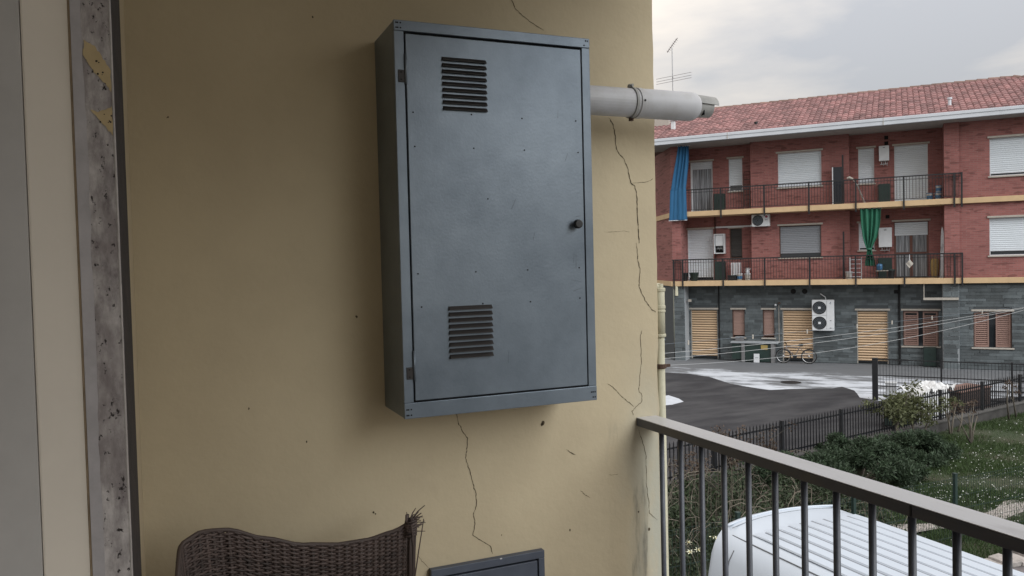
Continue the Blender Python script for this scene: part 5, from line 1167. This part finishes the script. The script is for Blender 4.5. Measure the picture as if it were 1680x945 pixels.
small_tree('small_tree', 'small tree with olive-green leaves and pale thin trunks before the picket fence', 15.35, 13.05, [[(-.35, 0, 0), (-.42, .02, .45), (-.25, 0, .75), (-.1, 0, 1.0)], [(-.25, .05, 0), (-.38, .03, .5), (-.40, 0, .95)], [(.15, 0, 0), (.12, .05, .5), (.2, 0, .95)], [(.30, -.1, 0), (.42, -.05, .35), (.62, 0, .60), (.75, .1, .8)]], ce, [.19]*33, 3000, .085, M_LEAFO, 3)
ce2 = [(r.gauss(0, .22), r.uniform(-.15, .15), r.uniform(.65, .95)) for i in range(9)]
small_tree('small_tree', 'nearly bare forked sapling right of the leafy tree', 16.9, 13.25, [[(0, 0, 0), (-.05, 0, .35), (-.22, 0, .7)], [(.02, 0, 0), (.10, 0, .4), (.2, 0, .75)], [(.3, .05, 0), (.38, 0, .3), (.5, .05, .6)]], ce2, [.10]*9, 420, .06, M_LEAFO, 4)
ce3 = [(r.gauss(0, .25), r.uniform(-.15, .15), r.uniform(.7, 1.0)) for i in range(8)]
small_tree('small_tree', 'thin sapling standing on the lawn with bare soil at its foot', 16.4, 12.35, [[(0, 0, 0), (.02, 0, .4), (-.08, 0, .75)], [(.03, 0, 0), (.08, 0, .3), (.25, .02, .66)], [(-.02, 0, .1), (-.22, .05, .5)]], ce3, [.09]*8, 220, .055, M_LEAFR, 5)
small_tree('small_tree', 'bare leaning sapling farthest right along the picket fence', 19.7, 13.75, [[(0, 0, 0), (-.08, 0, .5), (-.05, 0, 1.0)], [(.35, .05, 0), (.25, .05, .45), (.18, .05, .95)]], [(-.05, 0, 1.0), (.2, 0, .9), (0, .1, .85), (.3, 0, .7)], [.09]*4, 160, .055, M_LEAFR, 6)
# daffodils behind the mesh fence
pet = MB()
for i in range(6):
    a = i*PI/3; pet.quad((0, 0, 0), (.018*math.cos(a-.4), -.004, .018*math.sin(a-.4)), (.036*math.cos(a), -.008, .036*math.sin(a)), (.018*math.cos(a+.4), -.004, .018*math.sin(a+.4)))
petm = pet.mesh('petals', M_YPET); trm = MB().lathe([(.006, 0), (.009, -.014), (.007, -.014)], 10, axis='y').mesh('trumpet', mat('daffodil_cup', (.72, .62, .28), .6)); stm = MB().tube([(0, 0, -.24), (.01, .01, -.1), (0, .004, 0)], .004, 5).mesh('stem', M_GRASS)
DL = ['pale daffodil nearest the drainpipe', 'pale daffodil low in the front clump beside the van corner', 'pale daffodil just above the front clump', 'pale daffodil at the right of the front clump', 'pale daffodil beside the van, upper one', 'pale daffodil beside the van, lower one', 'single pale daffodil farthest back in the brambles']
for (x, y, z), l in zip([(5.95, 9.35, .26), (6.52, 9.2, .27), (6.62, 9.38, .33), (6.70, 9.26, .25), (7.02, 9.35, .36), (7.12, 9.40, .30), (7.25, 10.3, .42)], DL):
    t = thing('daffodil', l, 'flower', (x, y, .04), -.5, 'daffodils behind the mesh fence'); t.scale = (1.9, 1.9, 1.0)
    for nm, me in (('stem', stm), ('petals', petm), ('trumpet', trm)):
        o = obj(nm, me, None, t, loc=(0, 0 if nm == 'stem' else -.02, z), rot=(-.5 if nm != 'stem' else 0, 0, 0))
        if nm == 'stem': o.scale = (1, 1, z/.24)
